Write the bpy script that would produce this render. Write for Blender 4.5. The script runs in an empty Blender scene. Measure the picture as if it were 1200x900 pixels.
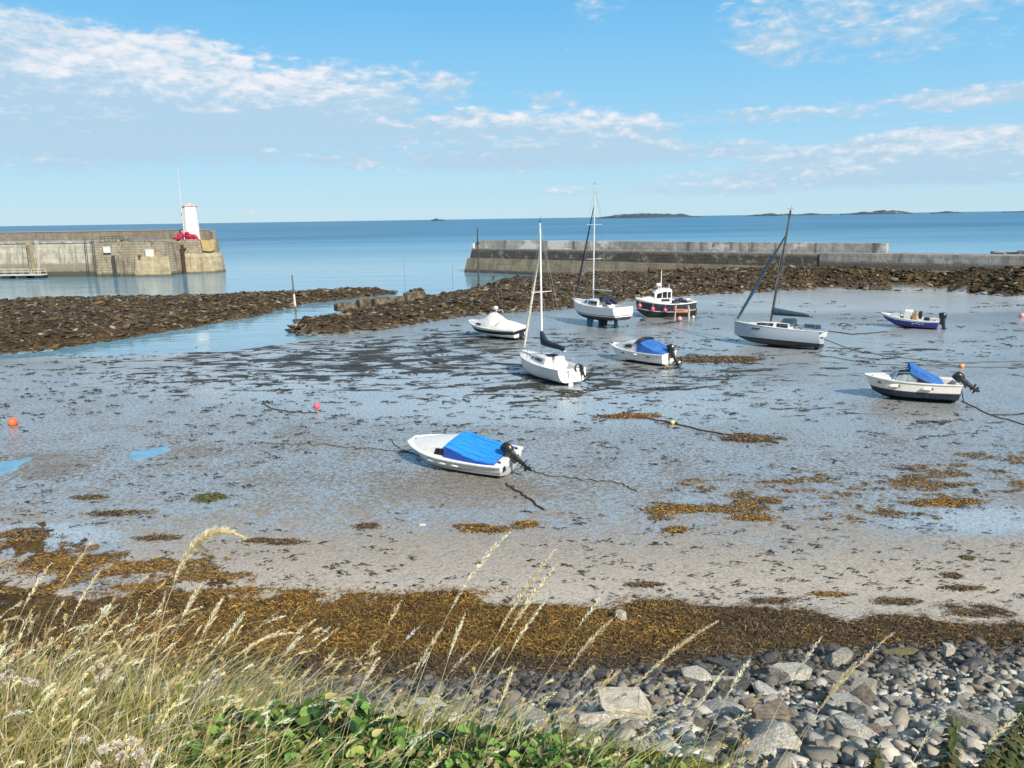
import bpy, math, random
import numpy as np
from mathutils import Vector, Matrix

# ------------------------------------------------------------------ camera, world, sun, exposure
SC = bpy.context.scene
COL = SC.collection
rnd = random.Random(7)
rng = np.random.default_rng(7)
R = math.radians

CAM_H = 11.0
FPX = 900.0                       # focal length in pixels of the 1200 px wide photograph
PITCH = math.atan(194 / FPX)
ROLL = math.atan(18 / 1200)

_X = Vector((1, 0, 0))
_F = Vector((0, math.cos(PITCH), -math.sin(PITCH)))
_D = -Vector((0, math.sin(PITCH), math.cos(PITCH)))
_RI = math.cos(ROLL) * _X + math.sin(ROLL) * _D
_DN = -math.sin(ROLL) * _X + math.cos(ROLL) * _D
CAMP = Vector((0, 0, CAM_H))

cam_d = bpy.data.cameras.new('camera')
cam = bpy.data.objects.new('camera', cam_d)
COL.objects.link(cam)
cam_d.sensor_width = 36.0
cam_d.lens = 36.0 * FPX / 1200.0
cam_d.clip_start = 0.05
cam_d.clip_end = 90000
m = Matrix.Identity(4)
for i in range(3):
    m[i][0] = _RI[i]; m[i][1] = -_DN[i]; m[i][2] = -_F[i]; m[i][3] = CAMP[i]
cam.matrix_world = m
SC.camera = cam

SUN_EL = R(36)
SUN_AZ = R(146)                   # clockwise from +Y: the sun stands to the right and a little behind
sun_dir = Vector((math.sin(SUN_AZ) * math.cos(SUN_EL), math.cos(SUN_AZ) * math.cos(SUN_EL), math.sin(SUN_EL)))
sd = bpy.data.lights.new('sun', 'SUN')
sd.energy = 4.2
sd.angle = R(1.5)
sd.color = (1.0, 0.93, 0.82)
so = bpy.data.objects.new('sun', sd)
COL.objects.link(so)
so.rotation_euler = sun_dir.to_track_quat('Z', 'Y').to_euler()
so.location = (60, -40, 80)

SC.view_settings.view_transform = 'Standard'
SC.view_settings.look = 'None'
SC.view_settings.exposure = 0.72
SC.view_settings.gamma = 1.0
SC.view_settings.use_curve_mapping = False
SC.render.engine = 'CYCLES'
SC.cycles.use_denoising = True
SC.cycles.max_bounces = 6
SC.cycles.transparent_max_bounces = 6


class NT:
    """small helper to write node graphs"""
    def __init__(self, tree):
        self.t = tree
        self.n = tree.nodes
        self.l = tree.links

    def new(self, typ, **kw):
        nd = self.n.new(typ)
        for k, v in kw.items():
            setattr(nd, k, v)
        return nd

    def put(self, sock, v):
        if hasattr(v, 'links') and hasattr(v, 'is_output'):
            self.l.new(v, sock)
        elif isinstance(v, (tuple, list)) and len(v) == 3 and sock.type == 'RGBA':
            sock.default_value = (*v, 1)
        else:
            sock.default_value = v

    def math(self, op, a, b=0.0, c=0.0, clamp=False):
        nd = self.new('ShaderNodeMath', operation=op, use_clamp=clamp)
        self.put(nd.inputs[0], a); self.put(nd.inputs[1], b); self.put(nd.inputs[2], c)
        return nd.outputs[0]

    def add(self, a, b): return self.math('ADD', a, b)
    def sub(self, a, b): return self.math('SUBTRACT', a, b)
    def mul(self, a, b): return self.math('MULTIPLY', a, b)

    def step(self, v, lo, hi, a=0.0, b=1.0):
        nd = self.new('ShaderNodeMapRange', interpolation_type='SMOOTHSTEP')
        self.put(nd.inputs['Value'], v)
        nd.inputs['From Min'].default_value = lo; nd.inputs['From Max'].default_value = hi
        nd.inputs['To Min'].default_value = a; nd.inputs['To Max'].default_value = b
        return nd.outputs[0]

    def noise(self, vec, scale, detail=4.0, rough=0.55, dist=0.0, dims='3D', color=False):
        nd = self.new('ShaderNodeTexNoise', noise_dimensions=dims)
        if vec is not None: self.l.new(vec, nd.inputs['Vector'])
        nd.inputs['Scale'].default_value = scale
        nd.inputs['Detail'].default_value = detail
        nd.inputs['Roughness'].default_value = rough
        nd.inputs['Distortion'].default_value = dist
        return nd.outputs[1 if color else 0]

    def mix(self, f, a, b):
        nd = self.new('ShaderNodeMix', data_type='RGBA')
        self.put(nd.inputs[0], f); self.put(nd.inputs[6], a); self.put(nd.inputs[7], b)
        return nd.outputs[2]

    def fmix(self, f, a, b):
        nd = self.new('ShaderNodeMix', data_type='FLOAT')
        self.put(nd.inputs[0], f); self.put(nd.inputs[2], a); self.put(nd.inputs[3], b)
        return nd.outputs[0]

    def sep(self, v):
        nd = self.new('ShaderNodeSeparateXYZ'); self.l.new(v, nd.inputs[0]); return nd.outputs

    def comb(self, x, y, z=0.0):
        nd = self.new('ShaderNodeCombineXYZ')
        self.put(nd.inputs[0], x); self.put(nd.inputs[1], y); self.put(nd.inputs[2], z)
        return nd.outputs[0]

    def bump(self, h, strength, dist, normal=None):
        nd = self.new('ShaderNodeBump')
        self.put(nd.inputs['Strength'], strength)
        nd.inputs['Distance'].default_value = dist
        self.put(nd.inputs['Height'], h)
        if normal is not None: self.l.new(normal, nd.inputs['Normal'])
        return nd.outputs[0]

    def ramp(self, f, stops, interp='LINEAR'):
        nd = self.new('ShaderNodeValToRGB')
        cr = nd.color_ramp
        cr.interpolation = interp
        while len(cr.elements) < len(stops): cr.elements.new(0.5)
        for e, (p, c) in zip(cr.elements, stops):
            e.position = p; e.color = (*c, 1)
        self.l.new(f, nd.inputs[0])
        return nd.outputs[0]


def ray(px, py):
    """direction of the view line through a photograph pixel (map coordinate of the place)"""
    return _RI * (float(px - 600) / FPX) + _DN * (float(py - 450) / FPX) + _F


def G(px, py, z=0.0):
    d = ray(px, py)
    return CAMP + d * ((z - CAM_H) / d.z)


def atY(px, py, Y):
    d = ray(px, py)
    return CAMP + d * (Y / d.y)


def atD(px, py, Z):
    return CAMP + ray(px, py) * Z


# ---- sky: Nishita daylight with broken cloud mixed in by direction
SKY_STRENGTH = 0.08
world = bpy.data.worlds.new('World')
SC.world = world
world.use_nodes = True
w = NT(world.node_tree)
w.n.clear()
sky = w.new('ShaderNodeTexSky', sky_type='NISHITA')
sky.sun_disc = False
sky.sun_elevation = SUN_EL
sky.sun_rotation = SUN_AZ
sky.altitude = 0
sky.air_density = 1.0
sky.dust_density = 0.4
sky.ozone_density = 2.5
hs = w.new('ShaderNodeHueSaturation')
hs.inputs['Saturation'].default_value = 1.18
hs.inputs['Value'].default_value = 1.0
w.l.new(sky.outputs[0], hs.inputs['Color'])
tc = w.new('ShaderNodeTexCoord')
sx, sy, sz = w.sep(tc.outputs['Generated'])[:3]
az = w.mul(w.math('ARCTAN2', sx, sy), 180 / math.pi)
el = w.mul(w.math('ARCSINE', sz), 180 / math.pi)


def azel(px, py):
    d = ray(px, py).normalized()
    return math.degrees(math.atan2(d.x, d.y)), math.degrees(math.asin(d.z))


def cloud_noise(el_s):
    v = w.comb(w.mul(az, 0.20), w.mul(el_s, 0.46), 3.3)
    a = w.noise(v, 1.0, 9.0, 0.60, 0.25)
    return a


BLOBS = [(60, 108, 240, 66, 1.45), (250, 124, 170, 56, 1.3), (380, 118, 130, 40, 1.15), (480, 104, 80, 26, 0.85), (540, 158, 190, 30, .95),
         (620, 182, 250, 18, 1.1), (690, 152, 95, 26, .95), (1010, 22, 150, 44, .75), (920, 133, 120, 10, .85),
         (1150, 112, 95, 12, 1.05), (1140, 182, 180, 26, 1.6), (980, 206, 190, 14, .85), (80, 200, 190, 12, .4),
         (700, 8, 50, 20, .45), (800, 222, 190, 9, .6), (640, 116, 50, 12, .8), (960, 108, 20, 8, .6)]
mask = None
grad = None
for (bx, by, bw, bh, wt) in BLOBS:
    a0, e0 = azel(bx, by)
    ra = math.degrees(math.atan(bw / FPX)) * 1.25
    re = math.degrees(math.atan(bh / FPX)) * 1.2
    dx = w.mul(w.sub(az, a0), 1 / ra)
    dy = w.mul(w.sub(el, e0), 1 / re)
    g = w.math('SUBTRACT', 1.0, w.add(w.mul(dx, dx), w.mul(dy, dy)), clamp=True)
    g = w.mul(w.math('POWER', g, 0.7), wt)
    gg = w.mul(g, dy)
    mask = g if mask is None else w.math('MAXIMUM', mask, g)
    grad = gg if grad is None else w.add(grad, gg)
# other directions, out of the photograph: the same broken cloud all round
away = w.step(w.math('ABSOLUTE', az), 45, 60)
high = w.step(el, 24, 34)
mask = w.math('MAXIMUM', mask, w.mul(w.math('MAXIMUM', away, high), 0.62))
n0 = cloud_noise(el)
n1 = cloud_noise(w.add(el, 0.45))
nf = w.noise(w.comb(w.mul(az, 0.75), w.mul(el, 1.9), 8.1), 1.0, 6.0, 0.6, 0.3)
raw = w.add(w.add(w.mul(mask, 0.92), w.mul(w.sub(nf, 0.5), 1.05)), w.sub(w.mul(n0, 1.5), 1.10))
dens = w.step(raw, -0.06, 0.46)
light = w.math('ADD', w.add(w.mul(w.sub(n0, n1), 2.2), w.mul(w.sub(nf, 0.5), 1.5)), w.add(0.22, w.mul(grad, 0.42)), clamp=True)
k = 0.72 / SKY_STRENGTH
ccol = w.mix(w.step(light, 0.1, 1.0), (0.40 * k, 0.555 * k, 0.69 * k), (0.82 * k, 0.79 * k, 0.80 * k))
# the low air is a pale clear blue, deepening upwards
air = w.ramp(w.mul(el, 1 / 30.0), [(0.0, (0.54, 0.75, 0.87)), (0.07, (0.46, 0.72, 0.88)), (0.28, (0.29, 0.62, 0.90)), (0.5, (0.15, 0.50, 0.86)), (1.0, (0.07, 0.30, 0.64))])
airk = w.new('ShaderNodeVectorMath', operation='SCALE')
w.l.new(air, airk.inputs[0]); airk.inputs['Scale'].default_value = k * 0.86
clear = w.mix(w.step(el, 20, 50, 0.92, 0.25), hs.outputs[0], airk.outputs[0])
fin = w.mix(w.mul(dens, 0.87), clear, ccol)
bg = w.new('ShaderNodeBackground')
bg.inputs['Strength'].default_value = SKY_STRENGTH
w.l.new(fin, bg.inputs['Color'])
wo = w.new('ShaderNodeOutputWorld')
w.l.new(bg.outputs[0], wo.inputs['Surface'])

# ------------------------------------------------------------------ helpers for objects
def tag(o, label=None, cat=None, group=None, kind=None):
    if label: o['label'] = label
    if cat: o['category'] = cat
    if group: o['group'] = group
    if kind: o['kind'] = kind
    return o


def empty(name, loc=(0, 0, 0), rot=(0, 0, 0)):
    o = bpy.data.objects.new(name, None)
    o.empty_display_size = 0.3
    o.location = loc
    o.rotation_euler = rot
    COL.objects.link(o)
    return o


class MB:
    """collects shapes and builds them as one mesh object"""
    def __init__(self):
        self.v = []; self.f = []; self.mi = []

    def _add(self, vs, fs, mi=0):
        o = len(self.v)
        self.v += [tuple(p) for p in vs]
        self.f += [tuple(i + o for i in f) for f in fs]
        self.mi += [mi] * len(fs)
        return self

    def box(self, c, s, mi=0, rot=None, bev=0.0):
        hx, hy, hz = s[0] / 2, s[1] / 2, s[2] / 2
        if bev <= 0:
            vs = [Vector((x * hx, y * hy, z * hz)) for z in (-1, 1) for y in (-1, 1) for x in (-1, 1)]
            fs = [(0, 2, 3, 1), (4, 5, 7, 6), (0, 1, 5, 4), (2, 6, 7, 3), (0, 4, 6, 2), (1, 3, 7, 5)]
        else:
            rings = []
            for z, e in ((-hz, bev), (-hz + bev, 0), (hz - bev, 0), (hz, bev)):
                a, b = hx - e, hy - e
                q = min(bev, a * .5, b * .5)
                rings.append([(a - q, -b, z), (a, -b + q, z), (a, b - q, z), (a - q, b, z), (-a + q, b, z), (-a, b - q, z), (-a, -b + q, z), (-a + q, -b, z)])
            vs, fs = loft_data(rings)
            vs = [Vector(p) for p in vs]
        if rot is not None: vs = [rot @ p for p in vs]
        vs = [p + Vector(c) for p in vs]
        return self._add(vs, fs, mi)

    def tube(self, pts, r, n=8, mi=0, cap=True):
        pts = [Vector(p) for p in pts]
        rs = r if isinstance(r, (list, tuple)) else [r] * len(pts)
        rings = []
        up = None
        for i, p in enumerate(pts):
            d = (pts[min(i + 1, len(pts) - 1)] - pts[max(i - 1, 0)])
            if d.length < 1e-9: d = Vector((0, 0, 1))
            d.normalize()
            if up is None:
                up = Vector((0, 0, 1)) if abs(d.z) < 0.9 else Vector((1, 0, 0))
            a = (up - d * up.dot(d))
            if a.length < 1e-6: a = d.orthogonal()
            a.normalize(); b = d.cross(a); up = a
            rings.append([p + (a * math.cos(t) + b * math.sin(t)) * rs[i] for t in [2 * math.pi * k / n for k in range(n)]])
        vs, fs = loft_data(rings, cap=cap)
        return self._add(vs, fs, mi)

    def loft(self, rings, mi=0, cap=True, closed=True):
        vs, fs = loft_data(rings, cap, closed)
        return self._add(vs, fs, mi)

    def ball(self, c, r, mi=0, n=14, m=8, sq=(1, 1, 1)):
        rings = []
        for j in range(1, m):
            th = math.pi * j / m
            rings.append([(c[0] + r * sq[0] * math.sin(th) * math.cos(2 * math.pi * i / n), c[1] + r * sq[1] * math.sin(th) * math.sin(2 * math.pi * i / n), c[2] - r * sq[2] * math.cos(th)) for i in range(n)])
        vs, fs = loft_data(rings, cap=False)
        o = len(vs)
        vs += [(c[0], c[1], c[2] - r * sq[2]), (c[0], c[1], c[2] + r * sq[2])]
        k = (m - 2) * n
        for i in range(n):
            fs.append((o, (i + 1) % n, i)); fs.append((o + 1, k + i, k + (i + 1) % n))
        return self._add(vs, fs, mi)

    def build(self, name, mats, parent=None, smooth=True, angle=40):
        me = bpy.data.meshes.new(name)
        me.from_pydata(self.v, [], self.f)
        if not isinstance(mats, (list, tuple)): mats = [mats]
        for mt in mats: me.materials.append(mt)
        if len(mats) > 1: me.polygons.foreach_set('material_index', self.mi)
        import bmesh
        bm = bmesh.new(); bm.from_mesh(me)
        bmesh.ops.remove_doubles(bm, verts=bm.verts, dist=1e-5)
        bmesh.ops.recalc_face_normals(bm, faces=bm.faces)
        bm.to_mesh(me); bm.free()
        if smooth:
            me.shade_smooth()
            me.set_sharp_from_angle(angle=R(angle))
        o = bpy.data.objects.new(name, me)
        COL.objects.link(o)
        if parent is not None: o.parent = parent
        return o


def loft_data(rings, cap=True, closed=True):
    n = len(rings[0])
    vs = [tuple(p) for r in rings for p in r]
    fs = []
    for j in range(len(rings) - 1):
        for i in range(n if closed else n - 1):
            a, b = j * n + i, j * n + (i + 1) % n
            fs.append((a, b, b + n, a + n))
    if cap and closed:
        fs.append(tuple(reversed(range(n))))
        fs.append(tuple((len(rings) - 1) * n + i for i in range(n)))
    return vs, fs


def np_mesh(name, verts, faces, mat, parent=None, colors=None, attrs=None, smooth=False):
    """verts (N,3), faces (M,k) all the same k"""
    verts = np.asarray(verts, np.float32); faces = np.asarray(faces, np.int32)
    me = bpy.data.meshes.new(name)
    me.vertices.add(len(verts)); me.vertices.foreach_set('co', verts.ravel())
    kk = faces.shape[1]
    me.loops.add(faces.size); me.loops.foreach_set('vertex_index', faces.ravel())
    me.polygons.add(len(faces))
    me.polygons.foreach_set('loop_start', np.arange(0, faces.size, kk, dtype=np.int32))
    me.update(calc_edges=True)
    if colors is not None:
        at = me.attributes.new('tint', 'FLOAT_COLOR', 'POINT')
        c = np.ones((len(verts), 4), np.float32); c[:, :colors.shape[1]] = colors
        at.data.foreach_set('color', c.ravel())
    for nm, arr in (attrs or {}).items():
        at = me.attributes.new(nm, 'FLOAT', 'POINT')
        at.data.foreach_set('value', np.asarray(arr, np.float32))
    me.materials.append(mat)
    if smooth: me.shade_smooth()
    me.validate()
    o = bpy.data.objects.new(name, me)
    COL.objects.link(o)
    if parent is not None: o.parent = parent
    return o


# ---- numpy value noise
def _hash(ix, iy, seed):
    h = (ix.astype(np.int64) * 374761393 + iy.astype(np.int64) * 668265263 + seed * 982451653) & 0x7fffffff
    h = ((h ^ (h >> 13)) * 1274126177) & 0x7fffffff
    return ((h ^ (h >> 16)) & 0xffff) / 65535.0


def vnoise(x, y, seed=0):
    ix = np.floor(x); iy = np.floor(y)
    fx = x - ix; fy = y - iy
    fx = fx * fx * (3 - 2 * fx); fy = fy * fy * (3 - 2 * fy)
    a = _hash(ix, iy, seed); b = _hash(ix + 1, iy, seed); c = _hash(ix, iy + 1, seed); d = _hash(ix + 1, iy + 1, seed)
    return (a * (1 - fx) + b * fx) * (1 - fy) + (c * (1 - fx) + d * fx) * fy


def fbm(x, y, oct=4, seed=0):
    s = 0; a = 0.5; t = 0
    for o in range(oct):
        s = s + a * vnoise(x * 2 ** o + 17.3 * o, y * 2 ** o - 9.1 * o, seed + o); t += a; a *= 0.5
    return s / t


def sstep(v, lo, hi):
    t = np.clip((v - lo) / (hi - lo), 0, 1)
    return t * t * (3 - 2 * t)


# ------------------------------------------------------------------ materials
def material(name):
    mt = bpy.data.materials.new(name)
    mt.use_nodes = True
    nt = NT(mt.node_tree)
    bs = mt.node_tree.nodes['Principled BSDF']
    return mt, nt, bs


def pm(name, c1, c2=None, scale=3.0, rough=0.5, rough2=None, bump=0.0, bscale=None, metal=0.0, spec=0.5, detail=5.0, lo=0.35, hi=0.65, dist=0.02, stretch=None, coat=0.0):
    mt, nt, bs = material(name)
    tcn = nt.new('ShaderNodeTexCoord')
    vec = tcn.outputs['Object']
    if stretch:
        mp = nt.new('ShaderNodeMapping'); mp.inputs['Scale'].default_value = stretch
        nt.l.new(vec, mp.inputs[0]); vec = mp.outputs[0]
    n = nt.noise(vec, scale, detail, 0.6)
    f = nt.step(n, lo, hi)
    if c2 is None: c2 = tuple(c * 0.82 for c in c1)
    nt.l.new(nt.mix(f, c1, c2), bs.inputs['Base Color'])
    nt.put(bs.inputs['Roughness'], nt.fmix(f, rough, rough2 if rough2 is not None else min(1, rough + 0.15)))
    bs.inputs['Metallic'].default_value = metal
    bs.inputs['Specular IOR Level'].default_value = spec
    bs.inputs['Coat Weight'].default_value = coat
    if bump:
        nb = nt.noise(vec, bscale or scale * 4, 5, 0.6)
        nt.l.new(nt.bump(nb, bump, dist), bs.inputs['Normal'])
    return mt


def hull_mat(name, bands, a=0.0, b=0.0, grime=0.35, rough=0.28):
    """paint in horizontal bands: bands = [(top height, colour), ...]; the band edges follow z - a*x - b*x*x"""
    grime = grime * 1.6
    mt, nt, bs = material(name)
    tcn = nt.new('ShaderNodeTexCoord')
    s = nt.sep(tcn.outputs['Object'])
    z = nt.sub(s[2], nt.add(nt.mul(s[0], a), nt.mul(nt.mul(s[0], s[0]), b)))
    col = None
    for i in range(len(bands) - 1, -1, -1):
        c = bands[i][1]
        if col is None:
            rgb = nt.new('ShaderNodeRGB'); rgb.outputs[0].default_value = (*c, 1); col = rgb.outputs[0]
        else:
            lt = nt.step(z, bands[i][0] - 0.004, bands[i][0] + 0.004, 1.0, 0.0)
            col = nt.mix(lt, col, c)
    st = nt.new('ShaderNodeMapping'); st.inputs['Scale'].default_value = (5, 5, 0.8)
    nt.l.new(tcn.outputs['Object'], st.inputs[0])
    n1 = nt.noise(st.outputs[0], 1.5, 6, 0.65)
    n2 = nt.noise(tcn.outputs['Object'], 2.2, 6, 0.6)
    g = nt.mul(nt.step(n1, 0.44, 0.70), grime)
    low = nt.step(s[2], 0.0, 0.5, 1.0, 0.25)
    col = nt.mix(nt.mul(g, low), col, (0.16, 0.14, 0.10))
    col = nt.mix(nt.mul(nt.step(n2, 0.5, 0.8), grime * 0.5), col, (0.30, 0.28, 0.22))
    nt.l.new(col, bs.inputs['Base Color'])
    nt.put(bs.inputs['Roughness'], nt.fmix(n2, rough, rough + 0.3))
    return mt


WHITE = (0.78, 0.77, 0.74)
M = {}
M['gel'] = pm('white_gelcoat', (0.64, 0.63, 0.60), (0.52, 0.51, 0.47), 2.5, 0.3, 0.5, lo=0.45, hi=0.8)
M['gel_old'] = pm('weathered_gelcoat', (0.72, 0.70, 0.63), (0.52, 0.50, 0.43), 2.2, 0.4, 0.6, lo=0.4, hi=0.8)
M['deckgrey'] = pm('grey_deck', (0.50, 0.51, 0.50), (0.38, 0.39, 0.38), 3, 0.55)
M['navyfab'] = pm('navy_canvas', (0.010, 0.016, 0.040), (0.018, 0.028, 0.06), 5, 0.8, bump=0.5, bscale=9, dist=0.03)
M['tealfab'] = pm('teal_canvas', (0.012, 0.045, 0.075), (0.02, 0.06, 0.09), 5, 0.8, bump=0.5, bscale=9, dist=0.03)
M['bluefab'] = pm('blue_canvas', (0.014, 0.095, 0.33), (0.03, 0.14, 0.42), 2, 0.75, bump=0.9, bscale=2.6, dist=0.12)
M['tarp'] = pm('bright_blue_tarpaulin', (0.008, 0.20, 0.56), (0.015, 0.235, 0.56), 2.0, 0.6, bump=0.8, bscale=2.2, dist=0.10, stretch=(0.7, 2.6, 1))
M['tarpshade'] = pm('shaded_blue_tarpaulin', (0.01, 0.06, 0.32), (0.012, 0.075, 0.36), 3, 0.6)  # tarpaulin colour darkened for its shaded sides; the seams use it too
M['whitefab'] = pm('white_canvas', (0.66, 0.65, 0.63), (0.52, 0.51, 0.49), 2.0, 0.7, bump=0.5, bscale=3.5, dist=0.05)
M['cream'] = pm('cream_sailcloth', (0.70, 0.66, 0.56), (0.55, 0.51, 0.42), 4, 0.6)
M['glass'] = pm('dark_window', (0.012, 0.016, 0.02), (0.02, 0.026, 0.03), 2, 0.08, 0.15)
M['black'] = pm('black_plastic', (0.012, 0.013, 0.015), (0.03, 0.03, 0.032), 5, 0.35, 0.55)
M['blackcowl'] = pm('black_engine_paint', (0.008, 0.009, 0.011), (0.02, 0.021, 0.024), 5, 0.25, 0.4)
M['steel'] = pm('stainless_steel', (0.60, 0.61, 0.62), (0.45, 0.46, 0.47), 6, 0.25, 0.4, metal=0.9)
M['alu'] = pm('mast_aluminium', (0.66, 0.66, 0.64), (0.52, 0.52, 0.50), 2, 0.4, 0.55, metal=0.25)
M['darkalu'] = pm('black_mast_paint', (0.02, 0.024, 0.03), (0.035, 0.04, 0.045), 2, 0.4)
M['whitemast'] = pm('white_mast_paint', (0.80, 0.79, 0.74), (0.66, 0.64, 0.58), 2, 0.4)
M['pink'] = pm('pink_fender_rubber', (0.72, 0.10, 0.16), (0.55, 0.10, 0.13), 5, 0.45)
M['red'] = pm('red_buoy_rubber', (0.62, 0.035, 0.03), (0.42, 0.03, 0.025), 4, 0.45)
M['orange'] = pm('orange_buoy_rubber', (0.80, 0.13, 0.04), (0.62, 0.10, 0.04), 4, 0.45)
M['palepink'] = pm('faded_pink_rubber', (0.70, 0.30, 0.30), (0.55, 0.25, 0.25), 4, 0.5)
M['fadedorange'] = pm('faded_orange_rubber', (0.75, 0.32, 0.12), (0.6, 0.25, 0.1), 4, 0.5)
M['yellow'] = pm('yellow_rubber', (0.75, 0.55, 0.16), (0.6, 0.42, 0.12), 4, 0.5)
M['tealanti'] = pm('teal_antifouling', (0.02, 0.20, 0.24), (0.03, 0.12, 0.14), 3, 0.6)
M['darkanti'] = pm('dark_antifouling', (0.012, 0.016, 0.022), (0.04, 0.04, 0.03), 3, 0.6)
M['planko'] = pm('orange_plank', (0.55, 0.20, 0.10), (0.4, 0.15, 0.08), 4, 0.6)
M['pinkpost'] = pm('pale_pink_paint', (0.62, 0.42, 0.38), (0.45, 0.30, 0.27), 4, 0.6)
M['rope'] = pm('wet_rope', (0.05, 0.045, 0.035), (0.10, 0.085, 0.06), 8, 0.7)
M['chain'] = pm('rusty_chain', (0.06, 0.035, 0.02), (0.03, 0.02, 0.015), 9, 0.75)
M['rigging'] = pm('wire_rigging', (0.25, 0.26, 0.27), (0.2, 0.2, 0.2), 4, 0.4, metal=0.5)
M['teak'] = pm('worn_teak', (0.42, 0.25, 0.12), (0.3, 0.17, 0.08), 4, 0.6, stretch=(1, 6, 6))
M['rust'] = pm('rusty_iron', (0.07, 0.04, 0.025), (0.03, 0.022, 0.018), 5, 0.75, bump=0.4, dist=0.02)
M['poledark'] = pm('dark_pole', (0.035, 0.035, 0.04), (0.06, 0.05, 0.04), 5, 0.6)
M['wood'] = pm('weathered_timber', (0.14, 0.12, 0.09), (0.07, 0.06, 0.045), 4, 0.8, stretch=(4, 4, 0.6), bump=0.3)
M['palepaint'] = pm('pale_painted_metal', (0.55, 0.55, 0.52), (0.40, 0.38, 0.34), 3, 0.5)

# ------------------------------------------------------------------ terrain: one sheet for beach, harbour floor, reefs and sea bed
WATER_Z = -0.35


def P2(px, py, z=0.0):
    q = G(px, py, z)
    return (q.x, q.y)


SAND_EDGE = [(-900, 436), (-200, 418), (0, 404), (60, 404), (110, 402), (200, 400), (270, 396), (330, 386), (352, 372), (430, 368), (520, 360), (640, 350), (760, 340), (900, 332), (1100, 332), (1230, 336), (1700, 352)]
sand_poly = np.array([P2(*p) for p in SAND_EDGE] + [(260, 60), (200, -30), (-200, -30), (-220, 30)])
LF = [(-700, 440), (-200, 422), (0, 411), (60, 406), (110, 398), (200, 384), (300, 368), (360, 353), (420, 347), (455, 342), (495, 337)]
LB = [(493, 338), (470, 336), (420, 336), (300, 342), (180, 346), (60, 347), (0, 351), (-200, 358), (-700, 376)]
left_poly = np.array([P2(*p) for p in LF] + [P2(*p, 0.5) for p in LB])
RF = [(342, 384), (352, 388), (380, 389), (430, 387), (500, 377), (560, 368), (640, 364), (740, 352), (830, 345), (960, 339), (1100, 341), (1200, 349), (1350, 352), (1600, 356)]
RB = [(1600, 322, 4), (1200, 311, 3.6), (1000, 312, 3.0), (900, 314, 2.3), (800, 318, 1.3), (700, 322, .7), (640, 325, .6), (585, 329, .6), (560, 338, .5), (520, 346, .5), (450, 356, .5), (405, 366, .5), (345, 379, .3)]
right_poly = np.array([P2(*p) for p in RF] + [P2(p[0], p[1], p[2]) for p in RB])
right_front = np.array([P2(*p) for p in RF])
right_back = np.array([P2(p[0], p[1], p[2]) for p in RB])
_rbx = np.array([P2(p[0], p[1], p[2]) for p in RB])[:, 0]
_rbz = np.array([p[2] * 1.1 for p in RB])


def seg_dist(x, y, pts, closed=False):
    d = np.full(x.shape, 1e9)
    n = len(pts)
    for i in range(n if closed else n - 1):
        ax, ay = pts[i]; bx, by = pts[(i + 1) % n]
        ex, ey = bx - ax, by - ay
        L2 = ex * ex + ey * ey + 1e-12
        t = np.clip(((x - ax) * ex + (y - ay) * ey) / L2, 0, 1)
        d = np.minimum(d, np.hypot(x - ax - t * ex, y - ay - t * ey))
    return d


def inside(x, y, pts):
    r = np.zeros(x.shape, bool)
    n = len(pts)
    for i in range(n):
        ax, ay = pts[i]; bx, by = pts[(i + 1) % n]
        if ay == by: continue
        c = ((ay > y) != (by > y)) & (x < (bx - ax) * (y - ay) / (by - ay) + ax)
        r ^= c
    return r


def sdist(x, y, pts):
    d = seg_dist(x, y, pts, True)
    return np.where(inside(x, y, pts), d, -d)


def crest(x):
    return np.interp(x, [-30, -6, -2.2, 0, 0.7, 1.4, 2.5, 30], [3.5, 3.5, 3.3, 2.95, 2.6, 2.1, 1.7, 1.7])


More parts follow.
